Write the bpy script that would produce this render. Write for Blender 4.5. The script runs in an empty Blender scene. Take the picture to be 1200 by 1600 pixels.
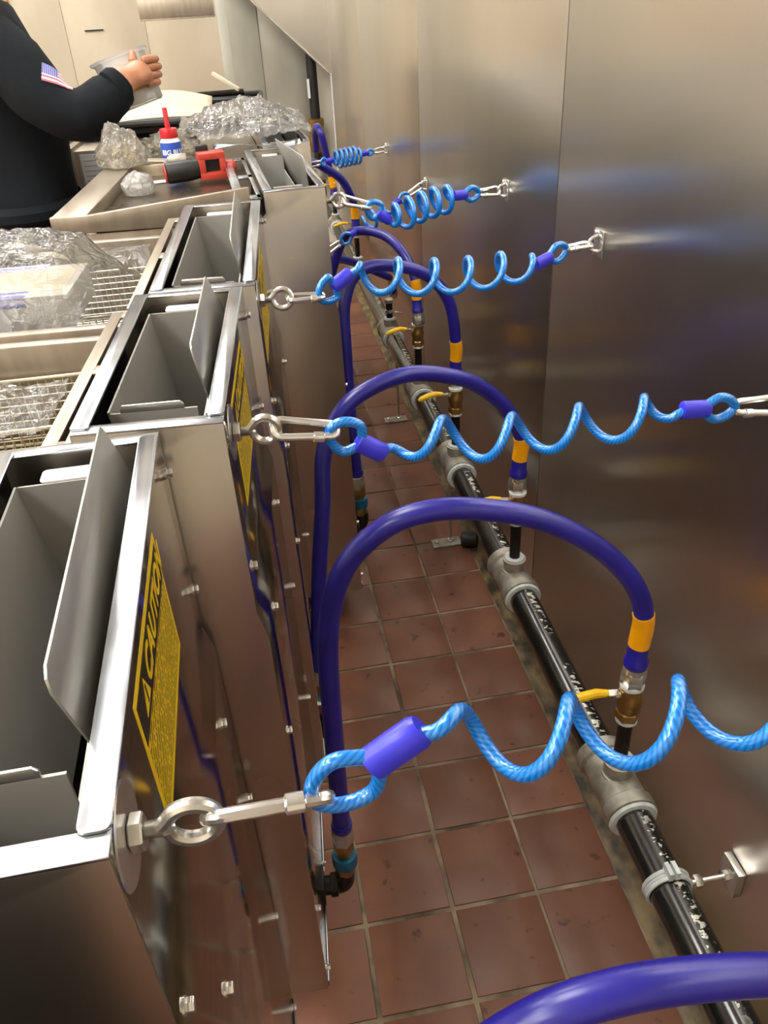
import bpy, bmesh, math, random
from mathutils import Vector, Matrix, noise
from mathutils.bvhtree import BVHTree
random.seed(7)
S = bpy.context.scene
C = S.collection
PI = math.pi
V = Vector

# ------------------------------------------------------------------ camera, light, exposure
cam_data = bpy.data.cameras.new('camera')
cam = bpy.data.objects.new('camera', cam_data)
C.objects.link(cam)
YAW, PIT, ROL = 0.13661774, 0.57973548, -0.05916536
fw = V((math.sin(YAW) * math.cos(PIT), math.cos(YAW) * math.cos(PIT), -math.sin(PIT)))
rt = V((math.cos(YAW), -math.sin(YAW), 0))
up = rt.cross(fw)
r2 = math.cos(ROL) * rt + math.sin(ROL) * up
u2 = -math.sin(ROL) * rt + math.cos(ROL) * up
CAM = V((-0.0326, -0.6363, 1.3912))
cam.matrix_world = Matrix(((r2.x, u2.x, -fw.x, CAM.x), (r2.y, u2.y, -fw.y, CAM.y), (r2.z, u2.z, -fw.z, CAM.z), (0, 0, 0, 1)))
cam_data.sensor_fit = 'VERTICAL'
cam_data.sensor_height = 36
cam_data.lens = 1254.58 / 1600 * 36
cam_data.clip_start = 0.02
S.camera = cam

W = bpy.data.worlds.new('world')
S.world = W
W.use_nodes = True
W.node_tree.nodes['Background'].inputs[0].default_value = (1.0, 0.95, 0.87, 1)
W.node_tree.nodes['Background'].inputs[1].default_value = 0.25
S.view_settings.view_transform = 'Standard'
S.view_settings.look = 'None'
S.view_settings.gamma = 1
S.view_settings.use_curve_mapping = False
S.view_settings.exposure = 0.2
LAMP = 13.5          # emission of the ceiling light diffusers

# ------------------------------------------------------------------ materials
def lin(c):
    if isinstance(c, str):
        c = [int(c[i:i + 2], 16) / 255 for i in (0, 2, 4)]
    return tuple(x / 12.92 if x <= 0.04045 else ((x + 0.055) / 1.055) ** 2.4 for x in c) + (1.0,)

def NN(nt, t, **kw):
    n = nt.nodes.new(t)
    for k, v in kw.items():
        setattr(n, k, v)
    return n

def coords(nt, scale=(1, 1, 1), kind='Object'):
    tc = NN(nt, 'ShaderNodeTexCoord')
    mp = NN(nt, 'ShaderNodeMapping')
    nt.links.new(tc.outputs[kind], mp.inputs[0])
    mp.inputs['Scale'].default_value = scale
    return mp.outputs[0]

def ramp(nt, src, stops):
    r = NN(nt, 'ShaderNodeValToRGB')
    nt.links.new(src, r.inputs[0])
    e = r.color_ramp.elements
    e[0].position, e[0].color = stops[0][0], stops[0][1]
    e[1].position, e[1].color = stops[-1][0], stops[-1][1]
    for p, c in stops[1:-1]:
        x = e.new(p)
        x.color = c
    return r.outputs[0]

def M(name, col, rough=0.5, metal=0.0, col2=None, scale=12, stretch=(1, 1, 1), rvar=0.08, bump=0.0, coat=0.0, aniso=0.0, arot=0.0, spec=0.5, detail=3, coatr=0.08):
    m = bpy.data.materials.new(name)
    m.use_nodes = True
    nt = m.node_tree
    b = nt.nodes['Principled BSDF']
    c1 = lin(col)
    c2 = lin(col2) if col2 else tuple(x * 0.9 for x in c1[:3]) + (1,)
    nz = NN(nt, 'ShaderNodeTexNoise')
    nz.inputs['Scale'].default_value = scale
    nz.inputs['Detail'].default_value = detail
    nt.links.new(coords(nt, stretch), nz.inputs['Vector'])
    f = nz.outputs['Fac']
    nt.links.new(ramp(nt, f, [(0.35, c2), (0.65, c1)]), b.inputs['Base Color'])
    mr = NN(nt, 'ShaderNodeMapRange')
    nt.links.new(f, mr.inputs[0])
    mr.inputs[3].default_value = max(0.02, rough - rvar)
    mr.inputs[4].default_value = min(1, rough + rvar)
    nt.links.new(mr.outputs[0], b.inputs['Roughness'])
    b.inputs['Metallic'].default_value = metal
    b.inputs['Specular IOR Level'].default_value = spec
    b.inputs['Coat Weight'].default_value = coat
    b.inputs['Coat Roughness'].default_value = coatr
    if aniso:
        b.inputs['Anisotropic'].default_value = aniso
        b.inputs['Anisotropic Rotation'].default_value = arot
        tg = NN(nt, 'ShaderNodeTangent', direction_type='RADIAL', axis='Z')
        nt.links.new(tg.outputs[0], b.inputs['Tangent'])
    if bump:
        bp = NN(nt, 'ShaderNodeBump')
        bp.inputs['Strength'].default_value = bump
        bp.inputs['Distance'].default_value = 0.002
        nt.links.new(f, bp.inputs['Height'])
        nt.links.new(bp.outputs[0], b.inputs['Normal'])
    return m

def m_emit(name, col, s):
    m = bpy.data.materials.new(name)
    m.use_nodes = True
    b = m.node_tree.nodes['Principled BSDF']
    b.inputs['Emission Color'].default_value = lin(col)
    b.inputs['Emission Strength'].default_value = s
    return m

def m_plastic_film(name, tint=(1, 1, 1), haze=0.16, gloss=0.3, scale=22):
    m = bpy.data.materials.new(name)
    m.use_nodes = True
    nt = m.node_tree
    nt.nodes.remove(nt.nodes['Principled BSDF'])
    out = nt.nodes['Material Output']
    nz = NN(nt, 'ShaderNodeTexNoise')
    nz.inputs['Scale'].default_value = scale
    nz.inputs['Detail'].default_value = 4
    nz.inputs['Distortion'].default_value = 1.2
    nt.links.new(coords(nt), nz.inputs['Vector'])
    bp = NN(nt, 'ShaderNodeBump')
    bp.inputs['Strength'].default_value = 0.9
    bp.inputs['Distance'].default_value = 0.012
    nt.links.new(nz.outputs['Fac'], bp.inputs['Height'])
    tr = NN(nt, 'ShaderNodeBsdfTransparent')
    tr.inputs[0].default_value = (0.97 * tint[0], 0.97 * tint[1], 0.97 * tint[2], 1)
    gl = NN(nt, 'ShaderNodeBsdfGlossy')
    gl.inputs['Roughness'].default_value = 0.12
    df = NN(nt, 'ShaderNodeBsdfTranslucent')
    df.inputs[0].default_value = (0.9 * tint[0], 0.9 * tint[1], 0.88 * tint[2], 1)
    d2 = NN(nt, 'ShaderNodeBsdfDiffuse')
    d2.inputs[0].default_value = (0.9 * tint[0], 0.9 * tint[1], 0.88 * tint[2], 1)
    nt.links.new(bp.outputs[0], gl.inputs['Normal'])
    nt.links.new(bp.outputs[0], d2.inputs['Normal'])
    a = NN(nt, 'ShaderNodeMixShader')
    a.inputs[0].default_value = 0.5
    nt.links.new(df.outputs[0], a.inputs[1])
    nt.links.new(d2.outputs[0], a.inputs[2])
    b = NN(nt, 'ShaderNodeMixShader')
    b.inputs[0].default_value = haze
    nt.links.new(tr.outputs[0], b.inputs[1])
    nt.links.new(a.outputs[0], b.inputs[2])
    fr = NN(nt, 'ShaderNodeLayerWeight')
    fr.inputs[0].default_value = gloss
    nt.links.new(bp.outputs[0], fr.inputs['Normal'])
    c = NN(nt, 'ShaderNodeMixShader')
    nt.links.new(fr.outputs['Fresnel'], c.inputs[0])
    nt.links.new(b.outputs[0], c.inputs[1])
    nt.links.new(gl.outputs[0], c.inputs[2])
    nt.links.new(c.outputs[0], out.inputs[0])
    return m

def m_wall_steel(name):
    """brushed stainless sheet, grain upright, slightly wavy"""
    m = M(name, 'e2e0da', 0.305, 1.0, 'd8d6d0', 3.0, (1, 1, 0.25), 0.05, 0, aniso=0.76, arot=0.0)
    nt = m.node_tree
    b = nt.nodes['Principled BSDF']
    n2 = NN(nt, 'ShaderNodeTexNoise')
    n2.inputs['Scale'].default_value = 2.2
    n2.inputs['Detail'].default_value = 1
    nt.links.new(coords(nt, (1, 1, 0.6)), n2.inputs['Vector'])
    n3 = NN(nt, 'ShaderNodeTexNoise')
    n3.inputs['Scale'].default_value = 60
    nt.links.new(coords(nt, (1, 8, 0.15)), n3.inputs['Vector'])
    b1 = NN(nt, 'ShaderNodeBump')
    b1.inputs['Strength'].default_value = 0.1
    b1.inputs['Distance'].default_value = 0.02
    nt.links.new(n2.outputs['Fac'], b1.inputs['Height'])
    b2 = NN(nt, 'ShaderNodeBump')
    b2.inputs['Strength'].default_value = 0.012
    b2.inputs['Distance'].default_value = 0.001
    nt.links.new(n3.outputs['Fac'], b2.inputs['Height'])
    nt.links.new(b1.outputs[0], b2.inputs['Normal'])
    nt.links.new(b2.outputs[0], b.inputs['Normal'])
    return m

def m_cable(name):
    """blue vinyl over twisted strands: stripes follow the tube's UV"""
    m = bpy.data.materials.new(name)
    m.use_nodes = True
    nt = m.node_tree
    b = nt.nodes['Principled BSDF']
    tc = NN(nt, 'ShaderNodeTexCoord')
    sp = NN(nt, 'ShaderNodeSeparateXYZ')
    nt.links.new(tc.outputs['UV'], sp.inputs[0])
    a = NN(nt, 'ShaderNodeMath', operation='MULTIPLY')
    nt.links.new(sp.outputs[0], a.inputs[0])
    a.inputs[1].default_value = 230
    c = NN(nt, 'ShaderNodeMath', operation='MULTIPLY_ADD')
    nt.links.new(sp.outputs[1], c.inputs[0])
    c.inputs[1].default_value = 6
    nt.links.new(a.outputs[0], c.inputs[2])
    d = NN(nt, 'ShaderNodeMath', operation='PINGPONG')
    nt.links.new(c.outputs[0], d.inputs[0])
    d.inputs[1].default_value = 0.5
    e = NN(nt, 'ShaderNodeMath', operation='MULTIPLY')
    nt.links.new(d.outputs[0], e.inputs[0])
    e.inputs[1].default_value = 2.0
    nt.links.new(ramp(nt, e.outputs[0], [(0.0, lin('0052ae')), (0.3, lin('0474d2')), (1.0, lin('108ee8'))]), b.inputs['Base Color'])
    b.inputs['Roughness'].default_value = 0.3
    b.inputs['Metallic'].default_value = 0.15
    b.inputs['Coat Weight'].default_value = 1.0
    b.inputs['Coat Roughness'].default_value = 0.06
    bp = NN(nt, 'ShaderNodeBump')
    bp.inputs['Strength'].default_value = 0.22
    bp.inputs['Distance'].default_value = 0.001
    nt.links.new(e.outputs[0], bp.inputs['Height'])
    nt.links.new(bp.outputs[0], b.inputs['Normal'])
    return m

def m_print_lines(name, bg, fg, rows):
    """a sheet of fine print too small to read: broken dark rows on the UV"""
    m = bpy.data.materials.new(name)
    m.use_nodes = True
    nt = m.node_tree
    b = nt.nodes['Principled BSDF']
    tc = NN(nt, 'ShaderNodeTexCoord')
    sp = NN(nt, 'ShaderNodeSeparateXYZ')
    nt.links.new(tc.outputs['UV'], sp.inputs[0])
    a = NN(nt, 'ShaderNodeMath', operation='MULTIPLY')
    nt.links.new(sp.outputs[1], a.inputs[0])
    a.inputs[1].default_value = rows
    fr = NN(nt, 'ShaderNodeMath', operation='FRACT')
    nt.links.new(a.outputs[0], fr.inputs[0])
    gt = NN(nt, 'ShaderNodeMath', operation='GREATER_THAN')
    nt.links.new(fr.outputs[0], gt.inputs[0])
    gt.inputs[1].default_value = 0.45
    nz = NN(nt, 'ShaderNodeTexNoise')
    nz.inputs['Scale'].default_value = 1.0
    nz.inputs['Detail'].default_value = 2
    mp = NN(nt, 'ShaderNodeMapping')
    mp.inputs['Scale'].default_value = (70, 1, 1)
    fl_ = NN(nt, 'ShaderNodeMath', operation='FLOOR')
    nt.links.new(a.outputs[0], fl_.inputs[0])
    f7 = NN(nt, 'ShaderNodeMath', operation='MULTIPLY')
    nt.links.new(fl_.outputs[0], f7.inputs[0])
    f7.inputs[1].default_value = 7.31
    cb = NN(nt, 'ShaderNodeCombineXYZ')
    nt.links.new(sp.outputs[0], cb.inputs[0])
    nt.links.new(f7.outputs[0], cb.inputs[1])
    nt.links.new(cb.outputs[0], mp.inputs[0])
    nt.links.new(mp.outputs[0], nz.inputs['Vector'])
    g2 = NN(nt, 'ShaderNodeMath', operation='GREATER_THAN')
    nt.links.new(nz.outputs['Fac'], g2.inputs[0])
    g2.inputs[1].default_value = 0.42
    mu = NN(nt, 'ShaderNodeMath', operation='MULTIPLY')
    nt.links.new(gt.outputs[0], mu.inputs[0])
    nt.links.new(g2.outputs[0], mu.inputs[1])
    mx = NN(nt, 'ShaderNodeMix', data_type='RGBA')
    nt.links.new(mu.outputs[0], mx.inputs[0])
    mx.inputs[6].default_value = lin(bg)
    mx.inputs[7].default_value = lin(fg)
    nt.links.new(mx.outputs[2], b.inputs['Base Color'])
    b.inputs['Roughness'].default_value = 0.4
    return m

def m_tile(name):
    m = M(name, '80543f', 0.42, 0, '714837', 9, (1, 1, 1), 0.08, 0.15, detail=6)
    nt = m.node_tree
    b = nt.nodes['Principled BSDF']
    src = b.inputs['Base Color'].links[0].from_socket
    oi = NN(nt, 'ShaderNodeObjectInfo')
    hs = NN(nt, 'ShaderNodeHueSaturation')
    mr = NN(nt, 'ShaderNodeMapRange')
    nt.links.new(oi.outputs['Random'], mr.inputs[0])
    mr.inputs[3].default_value = 0.82
    mr.inputs[4].default_value = 1.12
    nt.links.new(mr.outputs[0], hs.inputs['Value'])
    nt.links.new(src, hs.inputs['Color'])
    # dark blots and pale scuffs
    nz = NN(nt, 'ShaderNodeTexNoise')
    nz.inputs['Scale'].default_value = 28
    nz.inputs['Detail'].default_value = 5
    geo = NN(nt, 'ShaderNodeNewGeometry')
    nt.links.new(geo.outputs['Position'], nz.inputs['Vector'])
    k = ramp(nt, nz.outputs['Fac'], [(0.27, (0.25, 0.22, 0.2, 1)), (0.36, (1, 1, 1, 1)), (0.72, (1, 1, 1, 1)), (0.8, (1.5, 1.5, 1.5, 1))])
    mu = NN(nt, 'ShaderNodeMix', data_type='RGBA', blend_type='MULTIPLY')
    mu.inputs[0].default_value = 1
    nt.links.new(hs.outputs[0], mu.inputs[6])
    nt.links.new(k, mu.inputs[7])
    nt.links.new(mu.outputs[2], b.inputs['Base Color'])
    return m

def m_far_floor(name):
    """the same tiling, printed where tiles are too far or hidden to be built"""
    m = M(name, '80543f', 0.45, 0, '714837', 9, detail=5)
    nt = m.node_tree
    b = nt.nodes['Principled BSDF']
    src = b.inputs['Base Color'].links[0].from_socket
    geo = NN(nt, 'ShaderNodeNewGeometry')
    br = NN(nt, 'ShaderNodeTexBrick', offset=0.0, squash=1.0)
    br.inputs['Scale'].default_value = 1.0
    br.inputs['Brick Width'].default_value = 0.159
    br.inputs['Row Height'].default_value = 0.159
    br.inputs['Mortar Size'].default_value = 0.004
    br.inputs['Mortar'].default_value = lin('a3927c')
    nt.links.new(geo.outputs['Position'], br.inputs['Vector'])
    nt.links.new(src, br.inputs['Color1'])
    nt.links.new(src, br.inputs['Color2'])
    nt.links.new(br.outputs['Color'], b.inputs['Base Color'])
    return m

def m_flag(name):
    m = bpy.data.materials.new(name)
    m.use_nodes = True
    nt = m.node_tree
    b = nt.nodes['Principled BSDF']
    tc = NN(nt, 'ShaderNodeTexCoord')
    sp = NN(nt, 'ShaderNodeSeparateXYZ')
    nt.links.new(tc.outputs['UV'], sp.inputs[0])
    def mt(op, a, bb=None):
        n = NN(nt, 'ShaderNodeMath', operation=op)
        for i, x in enumerate((a, bb)):
            if x is None:
                continue
            if isinstance(x, (int, float)):
                n.inputs[i].default_value = x
            else:
                nt.links.new(x, n.inputs[i])
        return n.outputs[0]
    u, v = sp.outputs[0], sp.outputs[1]
    st = mt('LESS_THAN', mt('FRACT', mt('MULTIPLY', v, 4.5)), 0.5)
    can = mt('MULTIPLY', mt('LESS_THAN', u, 0.52), mt('GREATER_THAN', v, 0.40))
    vo = NN(nt, 'ShaderNodeTexVoronoi')
    vo.inputs['Scale'].default_value = 16
    vo.inputs['Randomness'].default_value = 0
    nt.links.new(tc.outputs['UV'], vo.inputs['Vector'])
    star = mt('LESS_THAN', vo.outputs['Distance'], 0.28)
    m1 = NN(nt, 'ShaderNodeMix', data_type='RGBA')
    nt.links.new(st, m1.inputs[0])
    m1.inputs[6].default_value = lin('eee6ee')
    m1.inputs[7].default_value = lin('b06070')
    m2 = NN(nt, 'ShaderNodeMix', data_type='RGBA')
    nt.links.new(star, m2.inputs[0])
    m2.inputs[6].default_value = lin('4c4c98')
    m2.inputs[7].default_value = lin('c8c8e8')
    m3 = NN(nt, 'ShaderNodeMix', data_type='RGBA')
    nt.links.new(can, m3.inputs[0])
    nt.links.new(m1.outputs[2], m3.inputs[6])
    nt.links.new(m2.outputs[2], m3.inputs[7])
    nt.links.new(m3.outputs[2], b.inputs['Base Color'])
    b.inputs['Roughness'].default_value = 0.8
    return m

def m_black_pipe(name):
    m = M(name, '23231f', 0.22, 0.2, '151512', 30, (1, 0.3, 1), 0.08, 0.25, coat=0.6, coatr=0.12, detail=5)
    nt = m.node_tree
    b = nt.nodes['Principled BSDF']
    src = b.inputs['Base Color'].links[0].from_socket
    # worn white maker's stencil, too broken to read
    tc = NN(nt, 'ShaderNodeTexCoord')
    nz = NN(nt, 'ShaderNodeTexNoise')
    nz.inputs['Scale'].default_value = 85
    nz.inputs['Detail'].default_value = 3
    mp = NN(nt, 'ShaderNodeMapping')
    mp.inputs['Scale'].default_value = (1.0, 1.8, 0.6)
    nt.links.new(tc.outputs['Object'], mp.inputs[0])
    nt.links.new(mp.outputs[0], nz.inputs['Vector'])
    n2 = NN(nt, 'ShaderNodeTexNoise')
    n2.inputs['Scale'].default_value = 9
    nt.links.new(tc.outputs['Object'], n2.inputs['Vector'])
    sp = NN(nt, 'ShaderNodeSeparateXYZ')
    nt.links.new(tc.outputs['UV'], sp.inputs[0])
    band = ramp(nt, sp.outputs[1], [(0.0, (1, 1, 1, 1)), (0.07, (1, 1, 1, 1)), (0.10, (0, 0, 0, 1))])
    a = ramp(nt, nz.outputs['Fac'], [(0.54, (0, 0, 0, 1)), (0.58, (1, 1, 1, 1))])
    c = ramp(nt, n2.outputs['Fac'], [(0.40, (0, 0, 0, 1)), (0.5, (1, 1, 1, 1))])
    mu = NN(nt, 'ShaderNodeMix', data_type='RGBA', blend_type='MULTIPLY')
    mu.inputs[0].default_value = 1
    nt.links.new(a, mu.inputs[6])
    nt.links.new(c, mu.inputs[7])
    mv = NN(nt, 'ShaderNodeMix', data_type='RGBA', blend_type='MULTIPLY')
    mv.inputs[0].default_value = 1
    nt.links.new(mu.outputs[2], mv.inputs[6])
    nt.links.new(band, mv.inputs[7])
    mx = NN(nt, 'ShaderNodeMix', data_type='RGBA')
    nt.links.new(mv.outputs[2], mx.inputs[0])
    nt.links.new(src, mx.inputs[6])
    mx.inputs[7].default_value = lin('d8d6cc')
    nt.links.new(mx.outputs[2], b.inputs['Base Color'])
    return m

MT = dict(
    wall=m_wall_steel('wall_stainless'),
    steel=M('fryer_stainless', 'c6c2ba', 0.10, 1, 'bcb8b0', 20, (1, 1, 12), 0.03),
    satin=M('satin_stainless', 'c0bab1', 0.27, 1, 'bdb7ae', 6, (1, 1, 1), 0.015),
    rim=M('rim_stainless', 'c6cbd2', 0.24, 1, 'b5bac2', 6, (1, 3, 1), 0.06),
    pan=M('pan_stainless', 'aa9f8f', 0.4, 0.8, '9d9283', 8, (6, 1, 1), 0.06),
    liner=M('grey_sheet', 'a3a19b', 0.5, 0.3, '9a9892', 8, (1, 1, 1), 0.08),
    plate=M('deflector_steel', 'b5b3ad', 0.38, 0.7, 'a9a7a1', 10, (1, 1, 6), 0.06),
    zinc=M('bright_zinc', 'dad8d3', 0.22, 0.85, 'c8c5be', 40, (1, 1, 1), 0.08),
    galv=M('galvanised_fitting', 'b5b1a6', 0.5, 0.55, '8f887a', 40, (1, 1, 1), 0.1, 0.3, detail=5),
    dope=M('white_thread_sealant', 'd6dad8', 0.55, 0, 'b9c0c0', 60, bump=0.3),
    brass=M('brass', 'b8965a', 0.32, 0.9, '9c7a44', 40, rvar=0.08),
    chrome=M('chrome', 'e6e5e2', 0.16, 0.85, 'd8d6d3', 20, rvar=0.04),
    blackpipe=m_black_pipe('black_iron_pipe'),
    black=M('black_rubber', '161616', 0.5, 0, '0e0e0e', 40),
    iron=M('black_iron', '2c2924', 0.38, 0.5, '1d1b18', 40, bump=0.2),
    hose=M('blue_hose_coating', '211b8e', 0.34, 0, '1b167c', 14, rvar=0.06, coat=0.25, coatr=0.2),
    sleeve=M('blue_sleeve_plastic', '3a38d6', 0.3, 0, '322fc8', 20),
    cable=m_cable('blue_vinyl_cable'),
    yellow=M('yellow_band', 'f2a800', 0.38, 0, 'e89c00', 30),
    ylever=M('yellow_lever_vinyl', 'f0c40a', 0.35, 0, 'e0b000', 40),
    ysign=M('yellow_sign', 'f2ca08', 0.35, 0, 'e8c008', 30),
    signtext=m_print_lines('sign_small_print', 'f2ca08', '4a4008', 15),
    signblack=M('sign_black', '1c1a16', 0.35, 0, '15130f', 30),
    cyanring=M('blue_coupling_ring', '1c6f96', 0.35, 0.3, '165c80', 40),
    tile=m_tile('quarry_tile'),
    grout=M('grout', 'a3927c', 0.85, 0, '54473a', 11, (1, 1, 1), 0.05, 0.3, detail=6),
    floor_far=m_far_floor('far_quarry_floor'),
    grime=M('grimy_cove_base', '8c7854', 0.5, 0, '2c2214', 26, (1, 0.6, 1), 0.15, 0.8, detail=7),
    backwall=M('back_wall_sheet', 'c6bda8', 0.45, 0.15, 'bab19c', 5, (1, 1, 0.4), 0.1, 0.1, detail=6),
    greypanel=M('grey_galvanised_sheet', 'b4b3a6', 0.4, 0.35, 'a5a59a', 6, (1, 1, 0.5), 0.08, detail=6),
    cream=M('cream_wall_paint', 'e6dfce', 0.7, 0, 'e0d8c6', 3),
    ceilm=M('ceiling_panel', 'ecebe7', 0.8, 0, 'e4e2dd', 6),
    tan=M('tan_wood', 'b98a52', 0.6, 0, 'a87a44', 6, (1, 1, 0.1)),
    cloth=M('navy_black_fleece', '14181d', 0.9, 0, '0f1216', 60, bump=0.5, spec=0.2),
    trouser=M('black_twill', '101114', 0.85, 0, '0b0c0e', 80, bump=0.3, spec=0.2),
    skin=M('skin', 'b0795a', 0.5, 0, 'a56c4e', 40),
    hair=M('dark_hair', '1b1410', 0.6, 0, '120d0a', 60, (1, 1, 0.2)),
    flag=m_flag('flag_patch_cloth'),
    film=m_plastic_film('clear_plastic_film', (1, 1, 1), 0.10, 0.3, 26),
    filmy=m_plastic_film('cloudy_plastic_bag', (1.0, 0.96, 0.86), 0.24, 0.4, 48),
    wrap=m_plastic_film('bunched_plastic', (1, 0.99, 0.97), 0.6, 0.4, 70),
    bunched=m_plastic_film('heaped_film', (1, 0.98, 0.94), 0.2, 0.42, 55),
    tub=m_plastic_film('milky_tub', (1, 1, 1), 0.6, 0.25, 4),
    white=M('white_plastic', 'e8e8ea', 0.35, 0, 'dcdcdf', 20),
    red=M('red_plastic', 'c8202c', 0.35, 0, 'b81a26', 30),
    toolred=M('tool_red', 'b83a2c', 0.45, 0, 'a83226', 40),
    bluelabel=M('blue_label', '2a52b8', 0.4, 0, '2248a8', 14),
    card=M('cream_card', 'c9bfa6', 0.6, 0, 'c0b59b', 5),
    carton=M('white_carton', 'bdb8ae', 0.5, 0, 'b3aea4', 8),
    purple=M('blue_violet_print', '4a4aa0', 0.5, 0, 'c8c6d8', 90, (0.05, 1, 1), 0.02, detail=1),
    wire=M('basket_wire', 'd8cfb8', 0.3, 0.6, 'c8be a2'.replace(' ', ''), 40),
    amber=M('amber_print', 'b98a22', 0.5, 0, 'a07818', 30),
    dark=M('dark_interior', '1a1a1c', 0.4, 0.4, '121214', 10),
    oilpan=M('tank_steel', '8c8270', 0.3, 1, '7c7262', 8),
    lens=m_emit('lamp_diffuser', 'fffdf8', LAMP),
    lampframe=M('lamp_frame', 'e0e0dc', 0.5, 0, 'd4d4d0', 10),
    paper=M('spec_plate', 'c9cacb', 0.4, 0.2, 'bfc0c1', 20),
)

# ------------------------------------------------------------------ mesh building helpers
class MB:
    def __init__(self):
        self.bm = bmesh.new()
        self.uv = self.bm.loops.layers.uv.new('UVMap')
        self.mi = 0
    def face(self, vs, uvs=None):
        try:
            f = self.bm.faces.new(vs)
        except ValueError:
            return None
        f.material_index = self.mi
        if uvs:
            for l, q in zip(f.loops, uvs):
                l[self.uv].uv = q
        return f
    def box(self, lo, hi, mat=None):
        P = [V((x, y, z)) for z in (lo[2], hi[2]) for y in (lo[1], hi[1]) for x in (lo[0], hi[0])]
        if mat is not None:
            P = [mat @ p for p in P]
        v = [self.bm.verts.new(p) for p in P]
        for q in ((0, 2, 3, 1), (4, 5, 7, 6), (0, 1, 5, 4), (2, 6, 7, 3), (0, 4, 6, 2), (1, 3, 7, 5)):
            self.face([v[i] for i in q], [(0, 0), (1, 0), (1, 1), (0, 1)])
        return self
    def prism(self, poly, vec):
        vec = V(vec)
        a = [self.bm.verts.new(V(p)) for p in poly]
        b = [self.bm.verts.new(V(p) + vec) for p in poly]
        self.face(a[::-1])
        self.face(b)
        n = len(a)
        for i in range(n):
            self.face([a[i], a[(i + 1) % n], b[(i + 1) % n], b[i]])
        return self
    def tube(self, pts, r, n=12, closed=False, caps=True, twist=None):
        pts = [V(p) for p in pts]
        k = len(pts)
        rr = r if isinstance(r, (list, tuple)) else [r] * k
        T = []
        for i in range(k):
            if closed:
                t = pts[(i + 1) % k] - pts[i - 1]
            else:
                t = pts[min(i + 1, k - 1)] - pts[max(i - 1, 0)]
            T.append(t.normalized() if t.length > 1e-9 else V((0, 0, 1)))
        ref = V((0, 0, 1)) if abs(T[0].z) < 0.9 else V((1, 0, 0))
        nrm = (ref - T[0] * ref.dot(T[0])).normalized()
        rings, L, s = [], [], 0.0
        for i in range(k):
            nrm = nrm - T[i] * nrm.dot(T[i])
            nrm = nrm.normalized() if nrm.length > 1e-6 else T[i].orthogonal().normalized()
            bi = T[i].cross(nrm)
            if i:
                s += (pts[i] - pts[i - 1]).length
            L.append(s)
            rings.append([self.bm.verts.new(pts[i] + rr[i] * (math.cos(2 * PI * j / n) * nrm + math.sin(2 * PI * j / n) * bi)) for j in range(n)])
        m = k if closed else k - 1
        for i in range(m):
            A, B = rings[i], rings[(i + 1) % k]
            l0, l1 = L[i], L[i + 1] if i + 1 < k else s + (pts[0] - pts[-1]).length
            for j in range(n):
                self.face([A[j], A[(j + 1) % n], B[(j + 1) % n], B[j]], [(l0, j / n), (l0, (j + 1) / n), (l1, (j + 1) / n), (l1, j / n)])
        if caps and not closed:
            self.face(rings[0][::-1])
            self.face(rings[-1])
        return self
    def lathe(self, prof, o, d=(0, 0, 1), n=20):
        """profile of (radius, height) along direction d"""
        o, d = V(o), V(d).normalized()
        a = d.orthogonal().normalized()
        b = d.cross(a)
        rings = []
        for r, h in prof:
            rings.append([self.bm.verts.new(o + d * h + max(r, 1e-5) * (math.cos(2 * PI * j / n) * a + math.sin(2 * PI * j / n) * b)) for j in range(n)])
        s = [0]
        for i in range(1, len(prof)):
            s.append(s[-1] + math.hypot(prof[i][0] - prof[i - 1][0], prof[i][1] - prof[i - 1][1]))
        t = s[-1] or 1
        for i in range(len(prof) - 1):
            for j in range(n):
                self.face([rings[i][j], rings[i][(j + 1) % n], rings[i + 1][(j + 1) % n], rings[i + 1][j]],
                          [(j / n, s[i] / t), ((j + 1) / n, s[i] / t), ((j + 1) / n, s[i + 1] / t), (j / n, s[i + 1] / t)])
        self.face(rings[0][::-1])
        self.face(rings[-1])
        return self
    def hexnut(self, r, h, o, d=(0, 0, 1)):
        return self.lathe([(r * 0.9, 0), (r, h * 0.12), (r, h * 0.88), (r * 0.9, h)], o, d, 6)
    def grid(self, nx, ny, fn):
        g = [[self.bm.verts.new(V(fn(i / nx, j / ny))) for j in range(ny + 1)] for i in range(nx + 1)]
        for i in range(nx):
            for j in range(ny):
                q = ((i, j), (i + 1, j), (i + 1, j + 1), (i, j + 1))
                self.face([g[a][b] for a, b in q], [(a / nx, b / ny) for a, b in q])
        return self
    def build(self, name, mat, parent=None, bevel=0.0, sharp=35, off=None, subdiv=0, solid=0.0, keepnormals=False):
        bm = self.bm
        if not keepnormals:
            bmesh.ops.recalc_face_normals(bm, faces=bm.faces)
        if bevel:
            es = [e for e in bm.edges if len(e.link_faces) == 2 and e.calc_face_angle(0) > math.radians(35)]
            bmesh.ops.bevel(bm, geom=es, offset=bevel, offset_type='OFFSET', segments=2, profile=0.5, affect='EDGES', clamp_overlap=True)
        if off is not None:
            for v in bm.verts:
                v.co -= off
        me = bpy.data.meshes.new(name)
        bm.to_mesh(me)
        bm.free()
        for m in (mat if isinstance(mat, (list, tuple)) else [mat]):
            me.materials.append(m)
        for p in me.polygons:
            p.use_smooth = True
        me.set_sharp_from_angle(angle=math.radians(sharp))
        o = bpy.data.objects.new(name, me)
        C.objects.link(o)
        if parent is not None:
            o.parent = parent
        if solid:
            md = o.modifiers.new('solid', 'SOLIDIFY')
            md.thickness = solid
        if subdiv:
            md = o.modifiers.new('sub', 'SUBSURF')
            md.levels = md.render_levels = subdiv
        return o

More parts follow.
